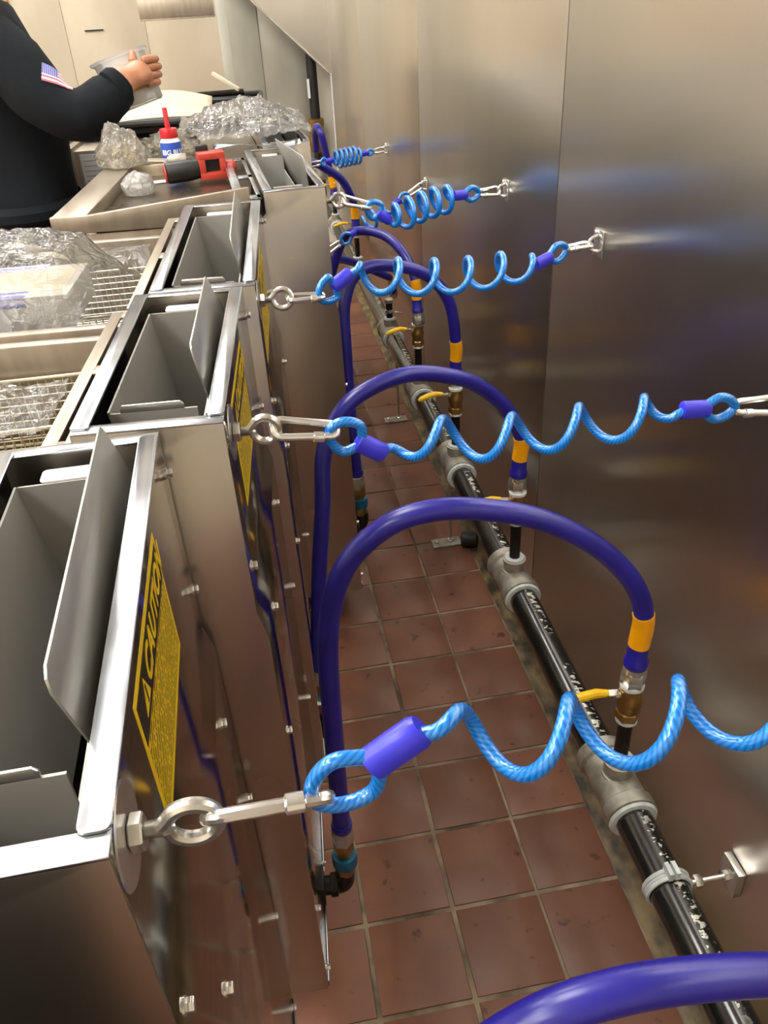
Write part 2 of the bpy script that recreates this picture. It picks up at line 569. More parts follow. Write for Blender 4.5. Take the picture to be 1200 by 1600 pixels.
def thing(name, label, cat, loc=(0, 0, 0), rz=0.0, group=None):
    o = bpy.data.objects.new(name, None)
    C.objects.link(o)
    o.location = loc
    o.rotation_euler = (0, 0, rz)
    o.empty_display_size = 0.05
    o['label'], o['category'] = label, cat
    if group:
        o['group'] = group
    return o

def tag(o, label, cat, group=None):
    o['label'], o['category'] = label, cat
    if group:
        o['group'] = group
    return o

def struct(o):
    o['kind'] = 'structure'
    return o

def copy_part(o, parent, loc):
    c = o.copy()
    C.objects.link(c)
    c.parent = parent
    c.location = loc
    return c

def spline(P, n=8, closed=False):
    """Catmull-Rom through the points"""
    P = [V(p) for p in P]
    out = []
    k = len(P)
    segs = k if closed else k - 1
    for i in range(segs):
        p1, p2 = P[i], P[(i + 1) % k]
        p0 = P[i - 1] if (closed or i > 0) else p1 * 2 - p2
        p3 = P[(i + 2) % k] if (closed or i + 2 < k) else p2 * 2 - p1
        for j in range(n):
            t = j / n
            out.append(0.5 * ((2 * p1) + (p2 - p0) * t + (2 * p0 - 5 * p1 + 4 * p2 - p3) * t * t + (3 * p1 - p0 - 3 * p2 + p3) * t ** 3))
    if not closed:
        out.append(P[-1])
    return out

def text_mesh(s, size, name, mat, parent, mw, depth=0.0004, shear=0.0, wrap=None, bold=0.0):
    cu = bpy.data.curves.new(name, 'FONT')
    cu.body = s
    cu.size = size
    cu.extrude = depth
    cu.shear = shear
    cu.offset = bold
    cu.align_x = 'CENTER'
    cu.align_y = 'CENTER'
    cu.resolution_u = 3
    t = bpy.data.objects.new(name + '_tmp', cu)
    C.objects.link(t)
    dg = bpy.context.evaluated_depsgraph_get()
    me = bpy.data.meshes.new_from_object(t.evaluated_get(dg))
    bpy.data.objects.remove(t)
    bpy.data.curves.remove(cu)
    if wrap:
        for v in me.vertices:
            a = v.co.x / wrap
            v.co = V((math.sin(a) * (wrap + v.co.z), v.co.y, math.cos(a) * (wrap + v.co.z)))
    me.transform(mw)
    me.name = name
    me.materials.clear()
    me.materials.append(mat)
    o = bpy.data.objects.new(name, me)
    C.objects.link(o)
    o.parent = parent
    return o

# ------------------------------------------------------------------ the room
T = 0.159
XW = 0.525          # face of the stainless wall
fl = struct(MB().box((-3.2, -2.6, -0.06), (XW + 0.05, 5.2, -0.0035)).build('floor', MT['floor_far']))
MB().box((-0.48, -0.64, -0.0036), (0.478, 4.62, -0.003)).build('grout_bed', MT['grout'], fl)
mbt = MB()
h = T / 2 - 0.0042
mbt.box((-h, -h, -0.012), (h, h, 0.0))
tile = mbt.build('tile', MT['tile'], fl, bevel=0.0016)
first = True
cells = [(i, j) for i in range(-3, 3) for j in range(-4, 29)] + [(i, j) for i in range(-9, -3) for j in range(8, 24)]
for i, j in cells:
    p = ((i + 0.5) * T - (0.003 if i == 2 else 0), (j + 0.5) * T, random.uniform(-0.0008, 0.0004))
    o = tile if first else copy_part(tile, fl, p)
    o.location = p
    o.rotation_euler = (random.uniform(-.003, .003), random.uniform(-.003, .003), random.choice((0, 1, 2, 3)) * PI / 2 + random.uniform(-.004, .004))
    if i == 2:
        o.scale.x = 1.0
    first = False
# grimy cove between tiles and wall
mb = MB()
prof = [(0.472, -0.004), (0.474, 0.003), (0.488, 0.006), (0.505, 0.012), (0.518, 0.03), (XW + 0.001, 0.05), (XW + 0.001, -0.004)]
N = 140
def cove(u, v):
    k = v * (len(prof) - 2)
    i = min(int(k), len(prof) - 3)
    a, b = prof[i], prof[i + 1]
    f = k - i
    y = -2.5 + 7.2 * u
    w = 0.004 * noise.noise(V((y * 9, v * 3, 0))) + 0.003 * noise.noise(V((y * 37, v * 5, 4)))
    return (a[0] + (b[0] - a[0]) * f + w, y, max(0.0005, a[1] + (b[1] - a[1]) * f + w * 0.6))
mb.grid(700, 8, cove)
struct(mb.build('baseboard_right', MT['grime']))

# stainless wall: backing + sheets that meet at open seams
wr = struct(MB().box((XW + 0.004, -2.6, -0.05), (XW + 0.12, 4.56, 2.75)).build('wall_right', MT['dark']))
seams = [-2.6, -1.63, -0.395, 0.842, 2.085, 3.36, 4.56]
for a, b in zip(seams[:-1], seams[1:]):
    MB().box((XW, a + 0.0026, 0.0), (XW + 0.0035, b - 0.0026, 2.7)).build('wall_panel', MT['wall'], wr, bevel=0.0008)
struct(MB().box((XW - 0.004, 4.545, 0.0), (XW + 0.004, 4.566, 0.985)).build('trim_1', MT['white']))
wb = struct(MB().box((-3.2, 4.74, -0.05), (XW + 0.7, 4.85, 2.75)).build('wall_back', MT['cream']))
for a, b, m in ((-3.1, -2.0, 'backwall'), (-2.0, -0.9, 'backwall'), (-0.9, -0.47, 'backwall'), (-0.47, 0.15, 'backwall'), (0.15, 0.405, 'greypanel')):
    MB().box((a + 0.002, 4.732, 0.0), (b - 0.002, 4.739, 2.6)).build('wall_sheet', MT[m], wb, bevel=0.001)
MB().box((-0.06, 4.726, 0.0), (0.148, 4.7315, 2.6)).build('wall_sheet', MT['greypanel'], wb, bevel=0.001)
MB().box((-0.80, 4.722, 1.26), (-0.70, 4.7315, 1.266)).build('wall_bracket', MT['iron'], wb)
struct(MB().box((-3.3, -2.6, -0.05), (-3.2, 4.85, 2.75)).build('wall_left', MT['cream']))
struct(MB().box((-3.3, -2.7, -0.05), (XW + 0.12, -2.6, 2.75)).build('wall_front', MT['cream']))
struct(MB().box((-3.3, -2.7, 2.7), (XW + 0.7, 4.85, 2.8)).build('ceiling', MT['ceilm']))
d1 = struct(MB().box((-1.36, 4.70, 0.0), (-1.16, 4.7315, 2.05)).build('door_1', MT['tan'], bevel=0.003))
# slanting end panel of the hood skirt
mb = MB()
mb.prism([(XW, 4.56, 0.98), (XW, 4.56, 2.0), (-0.56, 4.56, 2.0)], (0, 0.02, 0))
hp = struct(mb.build('trim_2', MT['wall']))
MB().tube([(XW, 4.555, 0.978), (-0.56, 4.555, 1.998)], 0.005, 6).build('hem', MT['zinc'], hp)

# unseen ceiling lights, added so the steel has a lit room to reflect
def ceiling_light(x, y, label):
    t = thing('ceiling_light', label, 'light', (x, y, 2.7), 0, 'added ceiling lights out of frame')
    MB().box((-0.31, -0.61, -0.03), (0.31, 0.61, 0.0)).build('light_frame', MT['lampframe'], t, bevel=0.004)
    MB().box((-0.28, -0.58, -0.034), (0.28, 0.58, -0.0305)).build('diffuser', MT['lens'], t)
for x, y, where in ((-1.5, -0.3, 'over the front aisle, level with the camera'), (-1.5, 1.7, 'over the front aisle, behind the person'),
                    (-1.5, 3.6, 'over the front aisle, nearest the back wall'), (-2.6, 0.7, 'by the left wall, second from the front'),
                    (-2.6, 2.7, 'by the left wall, nearest the back'),
                    (-1.5, -1.6, 'over the front aisle, behind the camera'), (-0.45, 0.5, 'over the cooking line, above the second fryer'),
                    (-2.6, -1.2, 'by the left wall, nearest the front'),
                    (-0.45, 2.6, 'over the cooking line, above the far range')):
    ceiling_light(x, y, 'unseen white ceiling light panel ' + where)

# ------------------------------------------------------------------ fryers
def sheet_xz(pts, y0, y1):
    return [(x, y0, z) for x, z in pts], (0, y1 - y0, 0)

bolt_proto = None
def bolt(parent, p, d=(1, 0, 0)):
    mb = MB()
    mb.lathe([(0.0058, 0), (0.0058, 0.0015)], p, d, 12)
    mb.hexnut(0.0045, 0.005, V(p) + V(d) * 0.0015, d)
    return mb.build('bolt', MT['chrome'], parent)

def eye_bolt(parent, p, tilt=0.0):
    """p on the back panel, the eye standing out along +x"""
    x, y, z = p
    mb = MB()
    mb.lathe([(0.026, 0.0), (0.027, 0.0008), (0.026, 0.0016)], p, (1, 0, 0), 28)
    e = mb.build('eye_bolt', MT['zinc'], parent)
    MB().hexnut(0.0095, 0.007, (x + 0.002, y, z), (1, 0, 0)).build('nut', MT['zinc'], e)
    mb = MB()
    pts, rr = [], []
    for i in range(46):
        pts.append((x + 0.006 + 0.011 * i / 45, y, z))
        rr.append(0.0042 + (0.0005 if i % 2 else 0))
    mb.tube(pts, rr, 10)
    mb.build('threaded_shank', MT['zinc'], e)
    mb = MB()
    R = 0.0125
    cx = x + 0.0175 + R + 0.002
    pp = [V((x + 0.0155, y, z))]
    for i in range(0, 25):
        a = PI - 0.5 - (2 * PI - 0.62) * i / 24
        q = V((cx + R * math.cos(a), y + math.sin(tilt) * R * math.sin(a), z + math.cos(tilt) * R * math.sin(a)))
        pp.append(q)
    mb.tube(spline(pp, 3), 0.0040, 10)
    mb.build('eye', MT['zinc'], e)
    return V((cx + R, y, z))

def caution(parent, y0, y1, z0, z1):
    x = 0.0004
    lab = MB().box((x - 0.0006, y0, z0), (x, y1, z1)).build('caution_label', MT['ysign'], parent)
    hgt = z1 - z0
    zh = z1 - hgt * 0.34
    MB().box((x, y0 + 0.005, zh), (x + 0.0003, y1 - 0.005, z1 - 0.006)).build('header', MT['signblack'], lab)
    mb = MB()
    v = [mb.bm.verts.new(p) for p in ((x + 0.0002, y0 + 0.006, z0 + 0.006), (x + 0.0002, y1 - 0.006, z0 + 0.006), (x + 0.0002, y1 - 0.006, zh - 0.002), (x + 0.0002, y0 + 0.006, zh - 0.002))]
    mb.face(v, [(0, 0), (1, 0), (1, 1), (0, 1)])
    mb.build('small_print', MT['signtext'], lab)
    # warning triangle on the header
    zc = (zh + z1 - 0.006) / 2
    tr = 0.012
    ty = y0 + 0.034
    mb = MB()
    mb.prism([(x + 0.0003, ty - tr, zc - tr * 0.75), (x + 0.0003, ty + tr, zc - tr * 0.75), (x + 0.0003, ty, zc + tr * 0.95)], (0.0003, 0, 0))
    mb.build('warning_triangle', MT['ysign'], lab)
    MB().box((x + 0.0006, ty - 0.0013, zc - 0.004), (x + 0.0008, ty + 0.0013, zc + 0.006)).box((x + 0.0006, ty - 0.0013, zc - 0.0075), (x + 0.0008, ty + 0.0013, zc - 0.0052)).build('exclamation_mark', MT['signblack'], lab)
    mw = Matrix.Translation((x + 0.0005, (y0 + 0.05 + y1) / 2, zc)) @ Matrix(((0, 0, 1, 0), (1, 0, 0, 0), (0, 1, 0, 0), (0, 0, 0, 1)))
    text_mesh('CAUTION', (y1 - y0) * 0.165, 'lettering', MT['ysign'], lab, mw, 0.0002, 0.2, bold=0.0006)

ZT = 1.08
def rounded(x0, x1, y0, y1, r, z):
    P = []
    for cx, cy, a0 in ((x1 - r, y1 - r, 0), (x0 + r, y1 - r, PI / 2), (x0 + r, y0 + r, PI), (x1 - r, y0 + r, 3 * PI / 2)):
        for k in range(5):
            a = a0 + PI / 2 * k / 4
            P.append((cx + r * math.cos(a), cy + r * math.sin(a), z))
    return P

def fryer(label, x, y, yaw, Wd, D=0.133, front=0.40, tank=True, sign=None, inlet=True, name='deep_fryer', cat='fryer'):
    t = thing(name, label, cat, (x, y, 0), yaw)
    zb = 0.10
    # folded back sheet: recessed at the top, proud below the fold
    pr = [(0, ZT - 0.002), (0, 0.857), (0.008, 0.828), (0.008, zb), (0.006, zb), (0.006, 0.829), (-0.002, 0.858), (-0.002, ZT - 0.002)]
    MB().prism(*sheet_xz(pr, 0.0025, Wd - 0.0025)).build('back_panel', MT['steel'], t, bevel=0.0005)
    side = [(0.0, ZT - 0.002), (0.0, 0.857), (0.0075, 0.828), (0.0075, zb), (-front, zb), (-front, 1.005), (-D - 0.04, 1.005), (-D, 1.04), (-D, ZT - 0.002)]
    for y0 in (0.0, Wd - 0.002):
        MB().prism(*sheet_xz(side, y0, y0 + 0.002)).build('side_panel', MT['satin'], t, bevel=0.0004)
    MB().box((-D, 0.002, 0.80), (-D + 0.002, Wd - 0.002, ZT - 0.002)).build('flue_front', MT['steel'], t)
    MB().box((-D + 0.002, 0.002, 0.80), (-0.002, Wd - 0.002, 0.804)).build('flue_floor', MT['dark'], t)
    rw = 0.0155
    mb = MB().prism(rounded(-rw, 0.001, 0.012, Wd - 0.008, 0.005, ZT - 0.001), (0, 0, 0.0022))
    mb.build('back_rim', MT['rim'], t, bevel=0.0006)
    mb = MB().prism(rounded(-D - 0.001, -D + rw, 0.006, Wd - 0.006, 0.003, ZT - 0.001), (0, 0, 0.0022))
    mb.build('front_rim', MT['rim'], t, bevel=0.0006)
    MB().box((-D + 0.001, -0.001, ZT - 0.003), (0.0005, 0.015, ZT - 0.001)).build('side_rim', MT['rim'], t, bevel=0.0005)
    MB().box((-D + 0.001, Wd - 0.014, ZT - 0.003), (0.0005, Wd + 0.001, ZT - 0.001)).build('side_rim', MT['rim'], t, bevel=0.0005)
    # inner chute
    lx0, lx1, ly0, ly1, lz = -D + 0.019, -0.03, 0.062, Wd - 0.045, ZT - 0.012
    mb = MB()
    mb.prism([(lx0, ly0, lz), (lx0 + 0.002, ly0, lz), (lx0 + 0.026, ly0, 0.90), (lx0 + 0.024, ly0, 0.90)], (0, ly1 - ly0, 0))
    mb.box((lx0 + 0.003, ly0, 0.82), (lx1, ly0 + 0.002, lz - 0.002))
    mb.box((lx0 + 0.003, ly1 - 0.002, 0.82), (lx1, ly1, lz))
    mb.box((lx1 - 0.002, ly0, 0.82), (lx1, ly1, lz - 0.03))
    li = mb.build('inner_chute', MT['liner'], t)
    MB().prism(rounded(lx0 + 0.02, lx1 - 0.012, ly1, ly1 + 0.02, 0.004, lz), (0, 0, 0.0018)).build('tab', MT['white'], li, bevel=0.0005)
    cx = (lx0 + lx1) / 2
    MB().prism([(cx - 0.03, ly0, lz - 0.002), (cx + 0.03, ly0, lz - 0.002), (cx + 0.03, ly0, lz + 0.003), (cx + 0.027, ly0, lz + 0.006), (cx - 0.027, ly0, lz + 0.006), (cx - 0.03, ly0, lz + 0.003)], (0, 0.002, 0)).build('handle_lip', MT['chrome'], li, bevel=0.0005)
    # leaning deflector plate
    y0, y1 = 0.072, Wd - 0.02
    zt, zm = 1.116, 1.02
    def q(y_, z_):
        k = (z_ - zm) / (zt - zm)
        f = (y_ - y0) / (y1 - y0)
        return (-0.016 - (0.012 + 0.019 * f) * k, y_, z_)
    zf = 1.102
    zn = 1.122
    poly = [q(y0 + 0.018, zm), q(y1, zm), q(y1, zf - 0.004), q(y1 - 0.004, zf), q(y0 + 0.01, zn), q(y0 + 0.003, zn - 0.003), q(y0, zn - 0.01), q(y0 + 0.004, zn - 0.03)]
    MB().prism(poly, (0.0018, 0, 0.0003)).build('deflector_plate', MT['plate'], t, bevel=0.0004)
    # bolts
    for p in ((0.0, 0.02 if sign else Wd - 0.02, 0.905), (0.0, Wd - 0.012, 1.045), (0.0, Wd - 0.012, 0.915), (0.008, 0.08, 0.80), (0.008, Wd - 0.08, 0.80), (0.008, 0.02, 0.66), (0.008, Wd - 0.012, 0.60), (0.008, Wd - 0.012, 0.35), (0.008, 0.012, 0.30), (0.008, 0.012, 0.14), (0.008, Wd - 0.03, 0.14), (0.008, Wd * 0.5, 0.13)):
        bolt(t, p)
    MB().box((0.008, 0.004, zb), (0.010, Wd - 0.004, zb + 0.016)).build('bottom_rail', MT['rim'], t, bevel=0.001)
    for lx in (-0.09, -front + 0.04):
        for ly in (0.08, Wd - 0.08):
            MB().lathe([(0.022, 0.0), (0.022, 0.012), (0.014, 0.016), (0.014, zb + 0.01)], (lx, ly, 0), n=14).build('leg', MT['iron'], t)
    if sign:
        caution(t, *sign)
    if tank:
        # slotted basket ledge, then the tank with its rails
        mb = MB()
        a, b, z0, z1 = -D - 0.034, -D - 0.0015, 1.058, 1.0605
        mb.box((a, 0.004, z0), (a + 0.014, Wd - 0.004, z1))
        mb.box((b - 0.012, 0.004, z0), (b, Wd - 0.004, z1))
        for u in (0.0, 0.47, 0.94):
            mb.box((a + 0.014, 0.004 + u * (Wd - 0.008), z0), (b - 0.012, 0.004 + (u + 0.06) * (Wd - 0.008), z1))
        mb.box((a, 0.004, 0.94), (a + 0.002, Wd - 0.004, z0))
        mb.build('basket_ledge', MT['pan'], t, bevel=0.0004)
        for yy in (0.012, Wd - 0.030):
            MB().box((-front + 0.002, yy, 0.90), (a - 0.002, yy + 0.018, 1.035)).build('tank_wall', MT['pan'], t, bevel=0.002)
        MB().box((-front + 0.002, 0.03, 0.90), (-front + 0.02, Wd - 0.03, 1.02)).build('tank_front', MT['pan'], t, bevel=0.002)
        MB().box((-front + 0.02, 0.03, 0.896), (a - 0.001, Wd - 0.03, 0.90)).build('tank_floor', MT['oilpan'], t)
    return t

def wpt(t, p):
    return Matrix.Translation(t.location) @ Matrix.Rotation(t.rotation_euler.z, 4, 'Z') @ V(p)

eyes = {}
f1 = fryer('nearest deep fryer, cut by the left edge, its bent deflector nearest the camera', -0.1315, -0.405, math.radians(0.7), 0.412, sign=(0.10, 0.275, 0.957, 1.066), front=0.42)
eyes['a'] = wpt(f1, eye_bolt(f1, (0.0, 0.028, 1.055)))
f2 = fryer('second deep fryer from the camera, holding a bare wire basket on its left', -0.081, 0.014, math.radians(-3.75), 0.385, sign=(0.07, 0.245, 0.945, 1.06), front=0.48)
eyes['b'] = wpt(f2, eye_bolt(f2, (0.0, 0.042, 1.046)))
f3 = fryer('third deep fryer, with the bagged carton lying across its tank', -0.040, 0.402, math.radians(-3.1), 0.50, sign=(0.06, 0.28, 0.945, 1.06), front=0.47)
eyes['c'] = wpt(f3, eye_bolt(f3, (0.0, 0.035, 1.046), 0.4))
f4 = fryer('fourth deep fryer, set further out, tools lying on its tray', 0.113, 0.975, math.radians(2.9), 0.50, D=0.117, front=0.50, tank=False)
eyes['d'] = wpt(f4, eye_bolt(f4, (0.0, 0.05, 1.04), 0.2))

f5 = fryer('fifth deep fryer, mostly hidden under the heap of clear film', 0.135, 1.535, math.radians(2.9), 0.44, D=0.117, front=0.50, tank=False, name='deep_fryer')
MB().box((-0.50, 0.0, 1.035), (-0.118, 0.44, 1.05)).build('work_top', MT['pan'], f5, bevel=0.002)
nb0 = thing('added_dark_cabinet', 'added dark cabinet beside the nearest fryer, out of frame, darkening its reflection', 'cabinet', (-0.45, -0.92, 0))  # unseen dark block, added to darken what the nearest fryer's side panel reflects
MB().box((-0.34, -0.27, 0.06), (0.30, 0.27, 0.90)).build('cabinet_body', MT['dark'], nb0, bevel=0.004)
MB().box((-0.30, -0.24, 0.0), (0.26, 0.24, 0.06)).build('plinth', MT['black'], nb0)
MB().box((-0.35, -0.28, 0.90), (0.31, 0.28, 0.93)).build('worktop', MT['dark'], nb0, bevel=0.003)
# tray of the fourth fryer (world points -> local)
inv4 = (Matrix.Translation(f4.location) @ Matrix.Rotation(f4.rotation_euler.z, 4, 'Z')).inverted()
def L4(p):
    return inv4 @ V(p)
def slab(pts, vec, name, mat, parent, bevel=0.002):
    return MB().prism([L4(p) for p in pts], vec).build(name, mat, parent, bevel=bevel)
slab([(-0.402, 0.992, 1.030), (-0.03, 0.975, 1.026), (-0.03, 0.975, 1.088), (-0.335, 0.99, 1.060), (-0.402, 0.992, 1.061)], (0, 0.012, 0), 'side_guard', MT['pan'], f4)
slab([(-0.402, 0.992, 1.030), (-0.335, 0.99, 1.030), (-0.295, 1.50, 1.030), (-0.362, 1.505, 1.030)], (0, 0, 0.031), 'front_rail', MT['pan'], f4, 0.004)
slab([(-0.335, 1.0, 1.030), (-0.03, 0.985, 1.030), (-0.02, 1.47, 1.030), (-0.295, 1.50, 1.030)], (0, 0, 0.006), 'tray_bottom', MT['oilpan'], f4)
slab([(-0.36, 1.495, 1.030), (-0.02, 1.465, 1.030), (-0.02, 1.465, 1.062), (-0.36, 1.495, 1.062)], (0, 0.012, 0), 'far_rail', MT['pan'], f4)
slab([(-0.345, 1.0, 0.12), (-0.02, 0.985, 0.12), (-0.02, 0.985, 1.025), (-0.345, 1.0, 1.025)], (0, 0.01, 0), 'cabinet_side', MT['pan'], f4)
slab([(-0.345, 1.0, 0.12), (-0.325, 1.0, 0.12), (-0.285, 1.48, 0.12), (-0.305, 1.48, 0.12)], (0, 0, 0.908), 'cabinet_front', MT['steel'], f4)
mb = MB()
for a in (0.0, 0.44, 0.9):
    mb.box((-0.15, 0.02 + a * 0.48, 1.062), (-0.12, 0.05 + a * 0.48, 1.066))
mb.box((-0.17, 0.02, 1.062), (-0.152, 0.48, 1.066)).box((-0.128, 0.02, 1.062), (-0.12, 0.48, 1.066))
mb.build('basket_ledge', MT['rim'], f4, bevel=0.0005)

# ------------------------------------------------------------------ wire baskets
def wire_basket(label, x0, x1, y0, y1, z0, z1, pitch=0.0102):
    t = thing('fry_basket', label, 'basket', (x0, y0, z0))
    o = V((x0, y0, z0))
    mb = MB()
    r = 0.0009
    def w(a, b):
        mb.tube([a, b], r, 4, caps=False)
    nx = int((x1 - x0) / pitch)
    ny = int((y1 - y0) / pitch)
    nz = int((z1 - z0) / pitch)
    for i in range(nx + 1):
        x = x0 + (x1 - x0) * i / nx
        for y in (y0, y1):
            w((x, y, z0), (x, y, z1))
        w((x, y0, z0), (x, y1, z0))
    for j in range(ny + 1):
        y = y0 + (y1 - y0) * j / ny
        for x in (x0, x1):
            w((x, y, z0), (x, y, z1))
        w((x0, y, z0), (x1, y, z0))
    for k in range(nz + 1):
        z = z0 + (z1 - z0) * k / nz
        for y in (y0, y1):
            w((x0, y, z), (x1, y, z))
        for x in (x0, x1):
            w((x, y0, z), (x, y1, z))
    o1 = mb.build('wire_mesh', MT['wire'], t, off=o)
    o1['kind'] = 'stuff'
    MB().tube([(x0, y0, z1), (x1, y0, z1), (x1, y1, z1), (x0, y1, z1)], 0.0026, 8, closed=True).build('basket_rim', MT['wire'], t, off=o)
    MB().tube([(x0, y0, z0), (x1, y0, z0), (x1, y1, z0), (x0, y1, z0)], 0.002, 8, closed=True).build('base_rim', MT['wire'], t, off=o)
    return t
wire_basket('bare wire fry basket in the second fryer, nearest the camera', -0.52, -0.245, 0.225, 0.375, 0.905, 0.995)
wire_basket('wire fry basket beside the bagged carton in the third fryer', -0.40, -0.215, 0.61, 0.86, 0.905, 0.99)

# ------------------------------------------------------------------ gas pipe
PX, PZ, PR = 0.421, 0.305, 0.029
tees = [-0.402, 0.135, 0.677, 1.192, 1.671, 2.199, 3.03, 3.90]
pipe = thing('gas_pipe', 'black iron gas manifold pipe running along the foot of the stainless wall', 'pipe', (PX, -1.2, PZ))
ends = [-1.2] + tees + [4.66]
for a, b in zip(ends[:-1], ends[1:]):
    MB().tube([(0, a + 1.2 + k * (b - a) / 6, 0) for k in range(7)], PR, 28).build('pipe_section', MT['blackpipe'], pipe)
teeo = None
for ty in tees:
    if teeo is None:
        mb = MB()
        mb.lathe([(0.034, -0.066), (0.041, -0.064), (0.041, -0.044), (0.036, -0.040), (0.036, 0.040), (0.041, 0.044), (0.041, 0.064), (0.034, 0.066)], (0, 0, 0), (0, 1, 0), 28)
        teeo = mb.build('tee_fitting', MT['galv'], pipe)
        mb = MB()
        mb.lathe([(0.025, 0.0), (0.025, 0.030), (0.0225, 0.032), (0.0225, 0.050), (0.0245, 0.052), (0.0245, 0.058), (0.016, 0.060)], (0, 0, 0), (0, 0, 1), 24)
        b1 = mb.build('branch', MT['galv'], teeo)
        s1 = MB().lathe([(0.030, -0.071), (0.0365, -0.0705), (0.039, -0.066), (0.030, -0.064)], (0, 0, 0), (0, 1, 0), 28).build('sealant_ring', MT['dope'], teeo)
        s2 = MB().lathe([(0.012, 0.057), (0.021, 0.058), (0.0205, 0.0625), (0.012, 0.063)], (0, 0, 0), (0, 0, 1), 24).build('sealant_ring', MT['dope'], teeo)
        teeo.location = (0, ty + 1.2, 0)
        subs = (b1, s1, s2)
    else:
        c = copy_part(teeo, pipe, (0, ty + 1.2, 0))
        for s_ in subs:
            copy_part(s_, c, (0, 0, 0))
# main riser at the far end with its big brass valve
GX, GY = 0.425, 4.66
gm = thing('gas_riser', 'thick black gas riser with brass valve standing before the back wall', 'pipe', (GX, GY, 0))
MB().tube([(0, 0, 0.305), (0, 0, 0.58)], PR, 20).build('lower_pipe', MT['blackpipe'], gm)
MB().lathe([(0.034, 0.56), (0.046, 0.57), (0.046, 0.60), (0.05, 0.61), (0.05, 0.65), (0.044, 0.66), (0.044, 0.70), (0.048, 0.71), (0.048, 0.745), (0.034, 0.75)], (0, 0, 0), n=20).build('valve_body', MT['brass'], gm)
MB().tube([(0, 0, 0.74), (0, 0, 2.6)], PR, 20).build('upper_pipe', MT['black'], gm)
MB().box((-0.036, -0.034, 0.86), (-0.022, -0.026, 0.96)).build('pipe_tag', MT['white'], gm)
MB().lathe([(0.032, 0.40), (0.042, 0.41), (0.042, 0.47), (0.032, 0.48)], (0, 0, 0), n=20).build('union', MT['galv'], gm)

# pipe supports
def pipe_stand(y, label):
    t = thing('pipe_stand', label, 'stand', (PX, y, 0))
    MB().lathe([(0.0045, 0.006), (0.0045, 0.276)], (0, 0, 0), n=10).build('rod', MT['zinc'], t)
    MB().box((-0.055, -0.02, 0.0), (0.03, 0.02, 0.006)).build('foot_plate', MT['galv'], t, bevel=0.001)
    MB().hexnut(0.010, 0.008, (0, 0, 0.006)).build('nut', MT['zinc'], t)
    MB().hexnut(0.007, 0.006, (-0.042, 0, 0.006)).build('nut', MT['zinc'], t)
    return t
ps = pipe_stand(1.257, 'threaded pipe stand on the tiles with a black rubber cap at its foot')
MB().lathe([(0.0, 0), (0.020, 0.0), (0.022, 0.004), (0.022, 0.045), (0.0, 0.047)], (0.03, -0.02, 0.022), (0.9, -0.4, 0.1), 18).build('rubber_cap', MT['black'], ps)
pipe_stand(2.09, 'threaded pipe stand further along the wall, without a rubber cap')
def pipe_clamp(y, label):
    t = thing('pipe_clamp', label, 'clamp', (PX, y, PZ))
    mb = MB()
    ring = [(0.0325 * math.cos(a), 0, 0.0325 * math.sin(a)) for a in [2 * PI * k / 32 for k in range(32)]]
    for dy in (-0.0055, 0.0, 0.0055):
        mb.tube([(x_, dy, z_) for x_, _, z_ in ring], 0.0032 if dy else 0.0022, 6, closed=True)
    mb.box((-0.007, -0.010, 0.031), (-0.001, 0.010, 0.046)).box((0.003, -0.010, 0.031), (0.009, 0.010, 0.046))
    mb.build('split_ring', MT['dope'], t)
    MB().lathe([(0.004, 0.03), (0.004, XW - PX - 0.002)], (0, 0, 0), (1, 0, 0), 10).build('rod', MT['zinc'], t)
    MB().hexnut(0.0095, 0.011, (0.040, 0, 0), (1, 0, 0)).build('nut', MT['zinc'], t)
    MB().hexnut(0.008, 0.008, (XW - PX - 0.020, 0, 0), (1, 0, 0)).build('nut', MT['zinc'], t)
    MB().box((XW - PX - 0.012, -0.020, -0.026), (XW - PX - 0.0005, 0.020, 0.026)).build('wall_plate', MT['zinc'], t, bevel=0.001)
    return t
pipe_clamp(-0.045, 'grey split pipe clamp bolted to the wall by a square plate')

